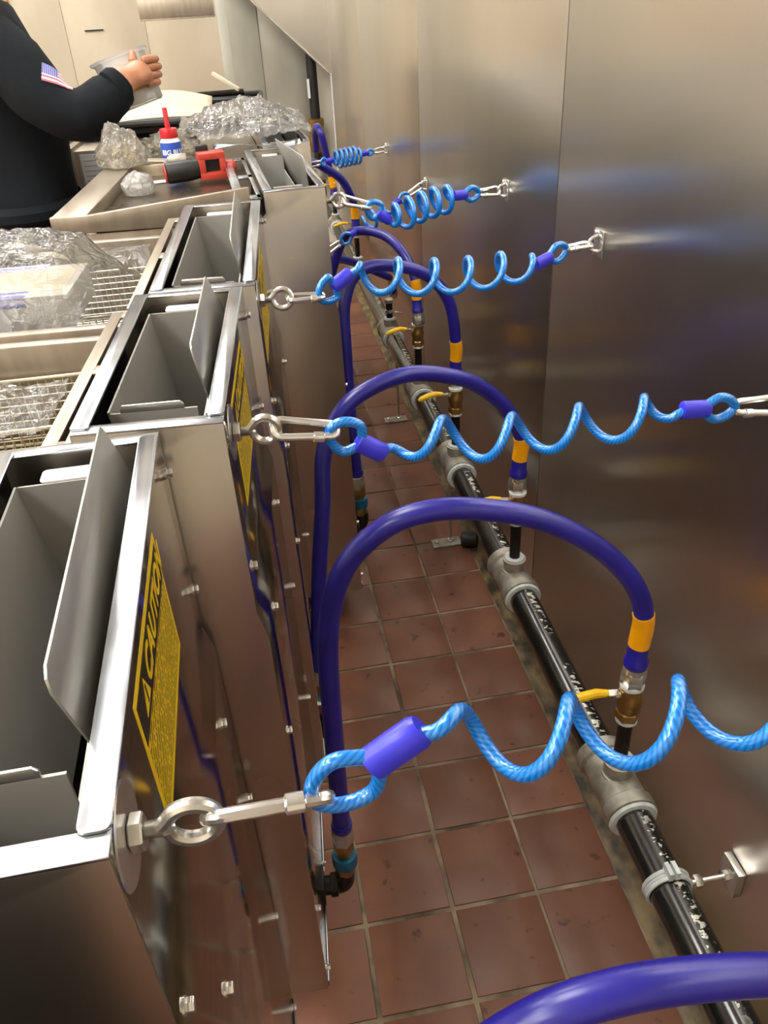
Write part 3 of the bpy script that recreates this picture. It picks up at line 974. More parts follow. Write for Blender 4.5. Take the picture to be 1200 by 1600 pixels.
# ------------------------------------------------------------------ valves and hoses
def ball_valve(y, label, lever_yaw=0.0, lever=True):
    t = thing('ball_valve', label, 'valve', (PX, y, 0))
    z = PZ
    MB().tube([(0, 0, z + 0.058), (0, 0, z + 0.155)], 0.0112, 16).build('nipple', MT['iron'], t)
    MB().lathe([(0.011, 0.0), (0.0165, 0.001), (0.0165, 0.006), (0.011, 0.007)], (0, 0, z + 0.148), n=20).build('sealant_ring', MT['dope'], t)
    mb = MB()
    mb.hexnut(0.0185, 0.018, (0, 0, z + 0.154))
    mb.lathe([(0.0155, 0.0), (0.0165, 0.004), (0.0165, 0.012), (0.019, 0.016), (0.0195, 0.028), (0.0165, 0.034), (0.0165, 0.046)], (0, 0, z + 0.17), n=24)
    mb.hexnut(0.0175, 0.014, (0, 0, z + 0.206))
    mb.build('valve_body', MT['brass'], t)
    MB().lathe([(0.011, 0), (0.0178, 0.001), (0.0178, 0.006), (0.011, 0.007)], (0, 0, z + 0.219), n=20).build('sealant_ring', MT['dope'], t)
    if lever:
        R = Matrix.Rotation(lever_yaw, 4, 'Z')
        zz = z + 0.208
        MB().lathe([(0.005, 0.012), (0.005, 0.024)], R @ V((0, 0, zz - 0.004)), R @ V((-1, 0, 0)), 10).build('stem', MT['zinc'], t)
        mb = MB()
        mb.prism([R @ V(p) for p in ((-0.018, -0.006, zz), (-0.040, -0.006, zz + 0.003), (-0.040, 0.006, zz + 0.003), (-0.018, 0.006, zz))], (0, 0, 0.002))
        lv = mb.build('lever', MT['zinc'], t)
        mb = MB()
        mb.tube([R @ V(p) for p in ((-0.036, 0, zz + 0.0035), (-0.054, 0, zz + 0.007), (-0.074, 0, zz + 0.005), (-0.094, 0, zz - 0.001), (-0.100, 0, zz - 0.003))], [0.0055, 0.0072, 0.0072, 0.0066, 0.003], 10)
        g = mb.build('yellow_grip', MT['ylever'], lv)
    return t

HA = [(0.421, 0.60), (0.421, 0.66), (0.396, 0.722), (0.34, 0.787), (0.269, 0.836), (0.196, 0.862), (0.134, 0.870), (0.078, 0.856), (0.028, 0.810), (0.002, 0.745), (-0.010, 0.66), (-0.015, 0.52), (-0.018, 0.40), (-0.020, 0.30)]
def gas_hose(label, y0, path, y1=None, coupler=True, r=0.0138, marks=()):
    """path of (x, z); y runs from y0 at the riser to y1 at the fryer"""
    y1 = y0 if y1 is None else y1
    P = []
    n = len(path)
    for i, p in enumerate(path):
        if len(p) == 3:
            P.append(V(p))
        else:
            k = i / (n - 1)
            k = k * k * (3 - 2 * k)
            P.append(V((p[0], y0 + (y1 - y0) * k, p[1])))
    base = V((P[0].x, P[0].y, P[0].z))
    t = thing('gas_hose', label, 'hose', base, 0, 'blue gas hoses along the wall')
    MB().tube(spline(P, 8), r, 20).build('hose', MT['hose'], t, off=base)
    d = (P[1] - P[0]).normalized()
    # fittings at the valve end, below the hose start
    MB().hexnut(0.0185, 0.030, base - d * 0.072, d).lathe([(0.0165, 0), (0.0165, 0.010)], base - d * 0.045, d, 20).build('hex_nut', MT['zinc'], t, off=base)
    MB().lathe([(r + 0.0005, 0), (r + 0.0035, 0.004), (r + 0.0035, 0.012), (r + 0.001, 0.016), (r + 0.001, 0.04)], base - d * 0.036, d, 22).build('hose_cuff', MT['hose'], t, off=base)
    pts = spline(P, 8)
    acc, bp = 0.0, [pts[0] + d * 0.004]
    for a, b in zip(pts[:-1], pts[1:]):
        acc += (b - a).length
        if acc > 0.062:
            break
        if acc > 0.008:
            bp.append(b)
    MB().tube(bp, r + 0.0012, 22).build('yellow_band', MT['yellow'], t, off=base)
    if coupler:
        e = P[-1]
        dn = (P[-1] - P[-2]).normalized()
        MB().lathe([(r + 0.002, -0.012), (r + 0.003, -0.004), (r + 0.002, 0.004)], e, dn, 20).build('hose_cuff', MT['hose'], t, off=base)
        MB().hexnut(0.0178, 0.034, e + dn * 0.004, dn).build('hex_nut', MT['zinc'], t, off=base)
        MB().hexnut(0.0165, 0.028, e + dn * 0.037, dn).lathe([(0.013, 0), (0.013, 0.088)], e + dn * 0.03, dn, 18).hexnut(0.0150, 0.018, e + dn * 0.100, dn).build('quick_coupler', MT['brass'], t, off=base)
        MB().lathe([(0.014, 0), (0.0195, 0.001), (0.0205, 0.006), (0.0205, 0.022), (0.0195, 0.026), (0.014, 0.027)], e + dn * 0.068, dn, 24).build('coupler_ring', MT['cyanring'], t, off=base)
    return t

def inlet_elbow(parent_t, tip, wall_local_x, label=None):
    """black iron elbow out of the fryer back up to the hose coupler; part of its fryer"""
    inv = (Matrix.Translation(parent_t.location) @ Matrix.Rotation(parent_t.rotation_euler.z, 4, 'Z')).inverted()
    q = inv @ V(tip)
    P = [(wall_local_x, q.y, q.z - 0.034), (q.x - 0.014, q.y, q.z - 0.034), (q.x - 0.004, q.y, q.z - 0.030), (q.x, q.y, q.z - 0.018), (q.x, q.y, q.z + 0.004)]
    MB().tube(spline(P, 6), 0.0155, 16).build('gas_inlet', MT['iron'], parent_t)
    MB().lathe([(0.016, 0), (0.0195, 0.001), (0.0195, 0.012), (0.016, 0.013)], (q.x - 0.026, q.y, q.z - 0.034), (1, 0, 0), 18).build('pipe_collar', MT['iron'], parent_t)
    MB().box((wall_local_x - 0.002, q.y - 0.022, q.z - 0.056), (wall_local_x + 0.004, q.y + 0.022, q.z - 0.012)).build('inlet_plate', MT['black'], parent_t, bevel=0.001)

vA = ball_valve(0.135, 'nearest full ball valve with yellow lever, above the clean stretch of pipe')
ball_valve(-0.402, 'ball valve under the foreground hose at the bottom edge')
ball_valve(0.677, 'second ball valve from the camera, under the second blue arch', 0.05)
ball_valve(1.192, 'third ball valve from the camera, yellow lever over the pipe', 0.1)
ball_valve(1.671, 'fourth ball valve, tied by a thin rod to the capped nipple', 0.1)
ball_valve(3.03, 'far ball valve seen through the loop of a far cable', 0.1)
ball_valve(3.90, 'farthest ball valve, half hidden by the fourth fryer', 0.1)

gas_hose('foreground blue gas hose arching across the bottom right corner', -0.402, HA[:2] + [(p[0], p[1] - 0.018) for p in HA[2:-1]] + [(-0.05, 0.29)])
hA = gas_hose('nearest fully visible blue gas hose, arching over the bare tiles', 0.135, HA, 0.15)
inlet_elbow(f2, (-0.0245, 0.153, 0.180), 0.008)
HB = [(0.421, 0.60), (0.421, 0.655), (0.385, 0.725), (0.335, 0.778), (0.285, 0.812), (0.207, 0.838), (0.137, 0.836), (0.076, 0.810), (0.035, 0.745), (0.022, 0.65), (0.002, 0.52), (-0.012, 0.40), (-0.022, 0.31)]
gas_hose('second blue gas hose, its left leg running down behind the nearest arch', 0.677, HB, 0.50)
inlet_elbow(f3, (-0.029, 0.50, 0.190), 0.008)
HC = [(0.421, 0.60), (0.421, 0.645), (0.402, 0.757), (0.345, 0.832), (0.253, 0.868), (0.18, 0.862), (0.146, 0.80), (0.140, 0.70), (0.138, 0.53), (0.141, 0.38)]
gas_hose('third blue gas hose, hanging beside the flat side of the fourth fryer', 1.192, HC, 1.08)
inlet_elbow(f4, (0.147, 1.08, 0.262), 0.008)
gas_hose('fourth blue gas hose, half hidden behind the third arch', 1.671, [(0.421, 1.671, 0.60), (0.419, 1.68, 0.66), (0.40, 1.72, 0.72), (0.36, 1.80, 0.76), (0.30, 1.90, 0.76), (0.25, 1.98, 0.72), (0.20, 2.0, 0.6)], coupler=False)
tb = V((0.421, 2.199, 0))
nb = thing('pipe_nipple', 'capped black pipe nipple with a wire clamp and side rod', 'pipe', tb)
MB().tube([(0, 0, PZ + 0.058), (0, 0, 0.425)], 0.0125, 16).build('nipple', MT['iron'], nb)
MB().lathe([(0.012, 0), (0.0165, 0.002), (0.0165, 0.014), (0.010, 0.018)], (0, 0, 0.422), n=18).build('cap', MT['galv'], nb)
MB().lathe([(0.012, 0), (0.0155, 0.001), (0.0155, 0.012), (0.012, 0.013)], (0, 0, 0.385), n=18).lathe([(0.0025, 0.014), (0.0025, 0.075)], (0, 0, 0.392), (0.5, -0.86, 0.1), 8).build('wire_clamp', MT['zinc'], nb)
gas_hose('blue gas hose sagging from behind the fourth fryer toward the capped nipple', 2.35, [(0.46, 2.35, 0.44), (0.455, 2.33, 0.47), (0.42, 2.28, 0.50), (0.34, 2.2, 0.56), (0.26, 2.1, 0.62), (0.18, 2.0, 0.66)], coupler=False)
gas_hose('far blue gas hose curving down in front of the far coiled cable', 3.03, [(0.421, 3.03, 0.53), (0.419, 3.03, 0.59), (0.400, 3.02, 0.65), (0.365, 3.0, 0.71), (0.31, 2.97, 0.755), (0.25, 2.95, 0.79), (0.15, 2.9, 0.80)], coupler=False, r=0.017)
gas_hose('farthest blue gas hose rising to a tight bend at the black riser', 3.90, [(0.421, 3.90, 0.50), (0.415, 3.90, 0.56), (0.40, 3.88, 0.64), (0.385, 3.86, 0.73), (0.372, 3.86, 0.785), (0.362, 3.92, 0.80), (0.36, 4.02, 0.76), (0.365, 4.1, 0.66)], coupler=False, r=0.018)

# ------------------------------------------------------------------ restraint cables
def snap_hook(parent, a, b, side, off, r=0.0037, w=0.0085):
    a, b, s = V(a), V(b), V(side).normalized()
    d = (b - a).normalized()
    s = (s - d * s.dot(d)).normalized()
    L = (b - a).length
    P = []
    for k in range(9):
        t = PI / 2 + PI * k / 8
        P.append(a + d * (w + w * math.cos(t)) + s * (w * math.sin(t)))
    P = P[:]
    w2 = w * 0.72
    for k in range(9):
        t = -PI / 2 + PI * k / 8
        P.append(b + d * (-w2 + w2 * math.cos(t)) + s * (w2 * math.sin(t)))
    mb = MB().tube(P, r, 10, closed=True)
    o = mb.build('snap_hook', MT['chrome'], parent, off=off)
    m0 = a + d * (L * 0.62) - s * (w * 0.86)
    MB().lathe([(r * 1.0, 0), (r * 1.45, 0.001), (r * 1.45, L * 0.16), (r, L * 0.16 + 0.001)], m0, d, 12).build('gate_collar', MT['chrome'], o, off=off)
    return o

def cable(label, eye, wall, hook_len=0.062, loop=0.045, R=0.021, turns=6, r=0.0046, side=(0, 0, 1), hside=(0, 0, 1), sag=0.0, phase=0.0, s1=None, loopw=0.016, pts=None, hand=-1, wall_hook=0.055, wloop=0.04, p0=None, cusp=None, dip=0.0, low=0.0):
    eye, wall = V(eye), V(wall)
    base = eye.copy()
    t = thing('restraint_cable', label, 'cable', base, 0, 'coiled blue restraint cables')
    ax = (wall - eye).normalized()
    P0 = V(p0) if p0 else eye + ax * hook_len        # far end of first hook
    S1 = V(s1) if s1 else P0 + ax * (loop + 0.004)    # centre of first sleeve
    q = (P0 - wall).normalized()
    E0 = wall + q * wall_hook
    S2 = E0 + q * (wloop + 0.004) + V((0, 0, -low))
    side = V(side).normalized()
    d1 = (S1 - P0).normalized()
    sd = (side - d1 * side.dot(d1)).normalized()
    tip = P0 - d1 * 0.004
    P = [S1 - sd * 0.003, S1 - d1 * 0.012 - sd * 0.005, P0 + d1 * loop * 0.45 - sd * loopw, P0 + d1 * 0.004 - sd * loopw * 0.75, tip, P0 + d1 * 0.004 + sd * loopw * 0.75, P0 + d1 * loop * 0.45 + sd * loopw, S1 - d1 * 0.012 + sd * 0.005, S1 + sd * 0.002]
    hs = S1 + d1 * 0.018
    he = S2 + (S1 - S2).normalized() * 0.018
    Hx = (he - hs)
    if cusp:
        turns = Hx.x / cusp[1]
    hl = Hx.length
    hd = Hx.normalized()
    ya = (V((0, 1, 0)) - hd * hd.y).normalized()
    za = hd.cross(ya)
    if za.z < 0:
        za = -za
    mid = []
    n = int(turns * 20)
    for i in range(n + 1):
        k = i / n
        rr = R * min(1, k * turns / 0.8, (1 - k) * turns / 0.6)
        rr = R * (1 - (1 - rr / R) ** 2)
        a = hand * 2 * PI * turns * k + phase
        if cusp:
            a = 1.05 + hand * 2 * PI * ((hs + Hx * k).x - cusp[0]) / cusp[1]
        mid.append(hs + Hx * k + V((0, 0, -sag * 4 * k * (1 - k) - dip * math.exp(-((k - (0.12 if dip < 0 else 0.2)) / (0.14 if dip < 0 else 0.18)) ** 2))) + ya * rr * math.cos(a) + za * rr * math.sin(a))
    d2 = (E0 - S2).normalized()
    s2 = (side - d2 * side.dot(d2)).normalized()
    lw = loopw * 0.8
    Q = [S2 + s2 * 0.002, S2 + d2 * 0.012 + s2 * 0.005, E0 - d2 * wloop * 0.45 + s2 * lw, E0 - d2 * 0.004 + s2 * lw * 0.75, E0 + d2 * 0.004, E0 - d2 * 0.004 - s2 * lw * 0.75, E0 - d2 * wloop * 0.45 - s2 * lw, S2 + d2 * 0.012 - s2 * 0.005, S2 - s2 * 0.003]
    path = spline(P, 7)[:-1] + [S1 + d1 * 0.010] + mid[1:-1] + [S2 - d2 * 0.010] + spline(Q, 7)
    mb = MB().tube(path, r, 12)
    mb.build('coiled_cable', MT['cable'], t, off=base)
    for c, d in ((S1, d1), (S2, d2)):
        mb = MB()
        n_ = 18
        k = d.cross(side).normalized()
        ss = k.cross(d).normalized()
        prev = None
        rings = []
        for hh, f in ((-0.0165, 0.82), (-0.0155, 1.0), (0.0, 1.02), (0.0135, 1.0), (0.0165, 0.86)):
            rings.append([mb.bm.verts.new(c + d * hh + (ss * math.cos(2 * PI * j / n_) * 0.0102 + k * math.sin(2 * PI * j / n_) * 0.0078) * f) for j in range(n_)])
        for A, B in zip(rings[:-1], rings[1:]):
            for j in range(n_):
                mb.face([A[j], A[(j + 1) % n_], B[(j + 1) % n_], B[j]])
        mb.face(rings[0][::-1])
        mb.face(rings[-1])
        mb.build('crimp_sleeve', MT['sleeve'], t, off=base)
    snap_hook(t, eye - ax * 0.006, P0 + ax * 0.003, hside, base)
    snap_hook(t, wall + q * (-0.002), E0 + q * 0.004 * -1, hside, base)
    return t

def wall_anchor(y, z, label):
    t = thing('wall_anchor', label, 'anchor', (XW, y, z))
    MB().box((-0.003, -0.018, -0.022), (-0.0003, 0.018, 0.022)).build('plate', MT['zinc'], t, bevel=0.0006)
    mb = MB()
    P = [(-0.003 - 0.016 * math.sin(a), 0, 0.013 * math.cos(a)) for a in [PI * k / 12 for k in range(13)]]
    mb.tube(P, 0.0032, 8)
    mb.build('staple', MT['zinc'], t)
    for dz in (-0.016, 0.016):
        MB().hexnut(0.0045, 0.004, (-0.003, 0.009, dz), (-1, 0, 0)).build('screw', MT['chrome'], t)
    return V((XW - 0.018, y, z))

def drop(p, d):
    return V((p[0] + d[0], p[1] + d[1], p[2] + d[2]))
eA, eB, eC, eD = (eyes[k] for k in 'abcd')
wA = wall_anchor(-0.37, 1.03, 'zinc wall anchor past the right edge for the nearest cable')
wB = wall_anchor(0.085, 0.985, 'zinc wall anchor at the right edge holding the second cable')
wC = wall_anchor(0.632, 1.02, 'zinc wall anchor plate right of the wall seam holding the third cable')
wD = wall_anchor(1.15, 1.004, 'zinc wall anchor holding the fourth coiled cable')
wE = wall_anchor(1.985, 0.86, 'zinc wall anchor above the tight coils of the fourth cable')
wF = wall_anchor(2.71, 0.857, 'farthest zinc wall anchor, holding the bunched cable')
cable('nearest coiled blue cable, its big loop crossing the lowest hose end', eA, wA, R=0.0185, cusp=(0.0935, 0.0605), dip=0.014, p0=(-0.036, -0.372, 1.050), s1=(0.003, -0.37, 1.076), r=0.0041, loopw=0.017, hside=(-0.07, 0.26, -0.34))
cable('second coiled blue cable, hooked to the fryer that holds the bare basket', eB, wB, R=0.0205, cusp=(0.132, 0.0735), dip=-0.010, p0=(0.019, 0.06, 1.033), s1=(0.054, 0.062, 1.008), r=0.0050, hside=(0, 0.6, 0.8))
cable('third coiled blue cable, stretched level across the third hose arch', eC, wC, R=0.0235, cusp=(0.165, 0.0575), p0=(0.047, 0.435, 1.044), s1=(0.077, 0.45, 1.058), r=0.0050, sag=0.014, low=0.012, hside=(0, 1, 0.1))
cable('fourth blue cable with tightly bunched coils before the dark wall seam', eD, wD, R=0.027, turns=5.0, p0=(0.206, 1.05, 1.019), s1=(0.236, 1.055, 0.994), phase=-1.0, r=0.0056, hside=(0, 0.6, 0.8), sag=-0.006)
cable('fifth blue cable, rising low from behind the fourth fryer', (0.19, 1.88, 0.715), wE, R=0.024, turns=3.5, phase=0, r=0.0052, hook_len=0.05, sag=-0.0)
cable('farthest blue cable, coils bunched into a spring near the wall corner', (0.20, 2.62, 0.838), wF, R=0.030, turns=6, phase=0, r=0.0052, hook_len=0.06, loop=0.028, wall_hook=0.045, wloop=0.030, loopw=0.012)

# ------------------------------------------------------------------ things lying on the fryers
def crumple(name, mat, label, cat, c, size, seed, amp=0.28, sub=4, flat=0.0, freq=2.2):
    bm_ = MB()
    bmesh.ops.create_icosphere(bm_.bm, subdivisions=sub, radius=1.0)
    for v in bm_.bm.verts:
        p = v.co.copy()
        q = p * freq + V((seed * 7.3, seed * 1.9, seed))
        n1 = noise.noise(q)
        n2 = abs(noise.noise(q * 2.1 + V((5, 5, 5))))
        n3 = abs(noise.noise(q * 4.7))
        k = 1 + amp * (n1 * 0.9 - n2 * 0.9 - n3 * 0.45)
        v.co = p * k
        if v.co.z < flat:
            v.co.z = flat + (v.co.z - flat) * 0.05
    for v in bm_.bm.verts:
        v.co = V((v.co.x * size[0], v.co.y * size[1], (v.co.z - flat) * size[2]))
    o = bm_.build(name, mat, sharp=180)
    o.location = c
    return tag(o, label, cat)

zt4 = 1.0375
crumple('wrapped_parcel', MT['wrap'], 'small white packet in crumpled plastic beside the red drill', 'packet', (-0.265, 1.275, zt4), (0.036, 0.032, 0.030), 3, 0.16, 4, -0.55)
b1_ = crumple('plastic_bag', MT['filmy'], 'crumpled cloudy plastic bag standing on the corner of the tray', 'bag', (-0.315, 1.50, 1.064), (0.075, 0.06, 0.062), 5, 0.35, 5, -0.45, 1.6)
for v in b1_.data.vertices:          # pinch to a peak
    k = max(0, v.co.z / 0.09)
    v.co.x *= 1 - 0.5 * min(1, k)
    v.co.y *= 1 - 0.5 * min(1, k)
    v.co.z *= 1.05
crumple('plastic_bag', MT['filmy'], 'limp yellowish plastic bag behind the glue bottle', 'bag', (-0.20, 1.575, 1.064), (0.075, 0.055, 0.045), 8, 0.4, 5, -0.3, 1.8)

def sheet_film(name, label, nx, ny, fn, mat=None, cat='plastic film'):
    mb = MB().grid(nx, ny, fn)
    o = mb.build(name, mat or MT['film'], sharp=180)
    return tag(o, label, cat)

def wr_(x, y, s=0.0, f=14):
    q = V((x * f + s, y * f - s, s))
    return abs(noise.noise(q)) + 0.5 * abs(noise.noise(q * 2.3))

def film_back(u, v):
    x = -0.19 + 0.33 * u
    y = 1.56 + 0.42 * v
    hump = math.sin(PI * u) ** 0.6 * math.sin(PI * min(1, v * 1.15)) ** 0.7 if v < 0.87 else 0
    z = 1.088 + 0.07 * max(0, hump) * (0.5 + 0.8 * wr_(x, y, 3.1, 7)) + 0.022 * wr_(x, y, 1.7, 24) + 0.01 * wr_(x, y, 5.7, 60)
    return (x + 0.02 * noise.noise(V((u * 6, v * 6, 2))), y, z)
sheet_film('plastic_film', 'long heap of clear crinkled plastic film over the fifth fryer', 60, 44, film_back, MT['bunched'])

# carton in a clear bag on the third fryer
BX0, BX1, BY0, BY1, BZ0, BZ1 = -0.62, -0.30, 0.555, 0.715, 1.0, 1.05
ct = thing('carton', 'white carton with violet bands inside a clear bag on the third fryer', 'box', (-0.46, 0.635, 1.0), math.radians(-3))
MB().box((-0.16, -0.08, 0.0), (0.16, 0.08, 0.048)).build('box_body', MT['carton'], ct, bevel=0.002)
for dy in (-0.0785, 0.0595):
    MB().box((-0.155, dy, 0.0478), (0.10, dy + 0.026, 0.0488)).build('violet_band', MT['purple'], ct)
MB().box((-0.155, -0.0808, 0.034), (0.10, -0.0799, 0.0478)).build('violet_band', MT['purple'], ct)
MB().box((-0.06, -0.055, 0.048), (0.15, 0.05, 0.0486)).build('box_flap', MT['card'], ct, bevel=0.0002)
def bag_over(u, v):
    x = -0.70 + 0.49 * u
    y = 0.455 + 0.37 * v
    dx = max(0, -0.62 - x, x + 0.295)
    dy = max(0, 0.55 - y, y - 0.72)
    d = math.hypot(dx, dy)
    z = 1.066 + 0.05 * math.sin(PI * u) * math.sin(PI * v) * (0.5 + wr_(x, y, 2.2, 8))
    z -= 0.95 * d * (1 - 0.15 * wr_(x, y, 9, 20))
    z += 0.010 * wr_(x, y, 4.0, 34)
    return (x, y, max(1.0395 if (y > 0.79 or y < 0.45) else 0.998, z))
sheet_film('plastic_bag', 'clear plastic bag pulled over the white carton', 90, 70, bag_over, MT['film'], 'bag')
def bag2(u, v):
    x = -0.62 + 0.34 * u
    y = 0.20 + 0.14 * v
    k = max(0, 1 - u * 1.15)
    z = 1.000 + 0.055 * k * (0.4 + wr_(x, y, 5.0, 9)) + 0.012 * wr_(x, y, 6.0, 30) + 0.03 * k * math.sin(PI * v)
    return (x, y + 0.02 * noise.noise(V((u * 5, v * 5, 7))), z)
sheet_film('plastic_bag', 'clear plastic bag spilling over the bare basket at the left edge', 50, 36, bag2, MT['film'], 'bag')

# leak detector bottle
bl = thing('dauber_bottle', 'white squeeze bottle with blue label and red dauber cap', 'bottle', (-0.196, 1.47, zt4), math.radians(14))
bl.scale = (1.1, 1.1, 1.12)
MB().lathe([(0.0205, 0), (0.0215, 0.002), (0.0215, 0.060), (0.021, 0.066), (0.017, 0.072), (0.0155, 0.074), (0.0155, 0.08)], (0, 0, 0), n=28).build('bottle_body', MT['white'], bl)
lb = MB().lathe([(0.0217, 0.003), (0.0219, 0.004), (0.0219, 0.064), (0.0217, 0.065)], (0, 0, 0), n=28).build('bottle_label', MT['bluelabel'], bl)
mw = Matrix.Translation((0, 0, 0.046)) @ Matrix.Rotation(math.radians(-4), 4, 'Z') @ Matrix(((1, 0, 0, 0), (0, 0, -1, 0), (0, 1, 0, 0), (0, 0, 0, 1)))
text_mesh('BIG BLU', 0.0142, 'lettering', MT['white'], lb, mw, 0.0003, 0, wrap=0.022, bold=0.0004)
MB().lathe([(0.02195, 0.020), (0.0221, 0.0205), (0.0221, 0.033), (0.02195, 0.0335)], (0, 0, 0), n=28).build('label_band', MT['paper'], lb)
MB().lathe([(0.018, 0.073), (0.0185, 0.074), (0.0185, 0.088), (0.0175, 0.090), (0.006, 0.0905), (0.0055, 0.093), (0.005, 0.128), (0.0045, 0.129)], (0, 0, 0), n=24).build('cap', MT['red'], bl)

# cordless drill lying on its side
dr = thing('cordless_drill', 'red and black cordless drill lying in the tray', 'drill', (-0.135, 1.36, zt4), math.radians(10))
MB().lathe([(0.016, 0), (0.0215, 0.003), (0.0225, 0.01), (0.0225, 0.055), (0.020, 0.075)], (-0.075, 0, 0.024), (1, 0, 0.04), 22).build('motor_housing', MT['black'], dr)
MB().lathe([(0.010, -0.002), (0.0185, -0.001), (0.0195, 0.002), (0.017, 0.004)], (-0.077, 0, 0.024), (1, 0, 0.04), 22).build('end_cap', MT['toolred'], dr)
mb = MB()
for lo, hi in (((0.0, -0.022, 0.004), (0.060, -0.008, 0.020)), ((0.0, -0.022, 0.046), (0.060, -0.008, 0.060)), ((0.0, -0.022, 0.018), (0.014, -0.008, 0.048)), ((0.046, -0.022, 0.018), (0.060, -0.008, 0.048)), ((0.0, -0.008, 0.004), (0.060, 0.022, 0.060))):
    mb.box(lo, hi)
mb.build('drill_body', MT['toolred'], dr, bevel=0.0025)
MB().box((0.006, -0.010, 0.018), (0.046, -0.0075, 0.046)).build('battery_recess', MT['black'], dr)
MB().lathe([(0.015, 0), (0.016, 0.002), (0.013, 0.03), (0.007, 0.042)], (-0.02, 0.045, 0.040), (-1, 0.1, 0.1), 18).build('chuck', MT['galv'], dr)
MB().lathe([(0.004, 0.0), (0.004, 0.045)], (-0.06, 0.05, 0.044), (-1, 0.1, 0.1), 10).build('drill_bit', MT['chrome'], dr)
MB().box((0.002, 0.018, 0.055), (0.030, 0.034, 0.072)).build('black_clip', MT['black'], dr, bevel=0.002)
MB().lathe([(0.014, 0), (0.018, 0.004), (0.018, 0.020), (0.012, 0.026)], (0.058, 0.0, 0.022), (1, -0.25, 0.0), 18).build('torque_collar', MT['toolred'], dr)
tg = MB().box((-0.028, -0.013, 0.0), (0.028, 0.013, 0.002)).build('paper_tag', MT['white'], bevel=0.0004)
tg.location = (-0.215, 1.395, zt4)
tg.rotation_euler = (0, 0, 0.15)
tag(tg, 'small white paper tag between packet and drill', 'tag')

# protective film strip still on the fourth fryer's far edge
st = MB().grid(14, 3, lambda u, v: (-0.10 + 0.21 * u, 1.49 + 0.018 * v, 1.083 + 0.006 * math.sin(u * 6 + v) + 0.004 * v)).build('film_strip', MT['rim'], solid=0.0006)
tag(st, 'bright peeling film strip along the far edge of the fourth fryer', 'strip')

# ------------------------------------------------------------------ the range behind
rg = thing('cooking_range', 'far cooking range with black top, chrome knobs and a spec plate', 'range', (-0.575, 2.03, 0), math.radians(-3))
MB().box((0.05, 0.0, 0.10), (0.60, 0.80, 1.03)).build('cabinet', MT['pan'], rg, bevel=0.003)
MB().box((-0.02, 0.16, 1.045), (0.60, 0.80, 1.062)).build('top_plate', MT['dark'], rg, bevel=0.003)
mb = MB()
mb.tube([(-0.03, 0.165, 1.075), (-0.02, 0.15, 1.075), (0.30, 0.14, 1.075), (0.59, 0.14, 1.075), (0.60, 0.16, 1.075), (0.60, 0.80, 1.075), (-0.03, 0.80, 1.075)], 0.010, 8, closed=True)
mb.build('black_edge', MT['black'], rg)
MB().box((-0.02, 0.145, 0.995), (0.055, 0.158, 1.062)).build('end_bracket', MT['pan'], rg, bevel=0.002)
MB().box((0.03, -0.006, 0.60), (0.055, 0.16, 1.04)).build('corner_post', MT['pan'], rg, bevel=0.002)
MB().box((0.07, -0.004, 0.93), (0.15, -0.0005, 1.02)).build('spec_plate', MT['paper'], rg)
mb = MB()
for k in range(5):
    mb.box((0.078, -0.005, 0.945 + 0.014 * k), (0.078 + 0.06 * (0.6 + 0.4 * ((k * 7) % 3) / 2), -0.004, 0.9485 + 0.014 * k))
mb.build('plate_print', MT['liner'], rg)
for k, z in enumerate((1.005, 0.975, 0.945)):
    MB().lathe([(0.008, 0), (0.018, 0.004), (0.019, 0.018), (0.012, 0.026)], (0.03, 0.05 + 0.03 * k, z), (-1, 0, 0.1), 16).build('knob', MT['chrome'], rg)
MB().tube(spline([(0.03, 0.02, 0.93), (0.0, 0.01, 0.90), (-0.01, 0.0, 0.84), (0.0, 0.0, 0.78)], 5), 0.006, 8).build('drain_tube', MT['chrome'], rg)
for lx in (0.09, 0.56):
    for ly in (0.04, 0.76):
        MB().lathe([(0.022, 0.0), (0.022, 0.012), (0.014, 0.016), (0.014, 0.11)], (lx, ly, 0), n=12).build('leg', MT['iron'], rg)
cd = MB().grid(12, 8, lambda u, v: (-0.43 + 0.32 * u, 2.16 + 0.36 * v, 1.082 + 0.022 * math.sin(PI * u) * (0.3 + v) + 0.02 * v)).build('cardboard_sheet', MT['card'], solid=0.003)
tag(cd, 'flat cream cardboard sheet lying on the far range', 'cardboard')
# dark tubes and battens at the back of the range
for k, (a, b, r_, m, lab) in enumerate((((-0.34, 2.68, 1.074), (0.02, 2.62, 1.074), 0.012, 'black', 'long black tube lying behind the cardboard sheet'), ((-0.30, 2.62, 1.094), (0.0, 2.68, 1.094), 0.010, 'iron', 'thin dark bar laid slantwise on the black tube'))):
    o = MB().tube([V(a), V(a).lerp(V(b), .5) + V((0, 0, .002)), V(b)], r_, 10).build('metal_tube', MT[m])
    tag(o, lab, 'tube')
o = MB().box((-0.055, -0.006, 0), (0.055, 0.006, 0.012)).build('wooden_batten', MT['card'], bevel=0.001)
o.location = (-0.06, 2.62, 1.13)
o.rotation_euler = (0, 0.5, -0.5)
tag(o, 'short pale batten poking up from the dark tubes', 'batten')

# shelf unit with an upright post behind the range
sh = thing('wall_shelf', 'stainless over-shelf on a single upright post behind the range', 'shelf', (-0.06, 3.6, 0))
MB().prism([(-0.005, 0, 0.0), (0.038, 0, 0.0), (0.038, 0, 1.9), (-0.005, 0, 1.9)], (0, 0.05, 0)).build('post', MT['greypanel'], sh, bevel=0.002)
MB().box((-0.335, -0.008, 1.312), (-0.012, 0.30, 1.318)).box((-0.335, -0.008, 1.316), (-0.012, -0.003, 1.40)).build('shelf_board', MT['pan'], sh, bevel=0.001)

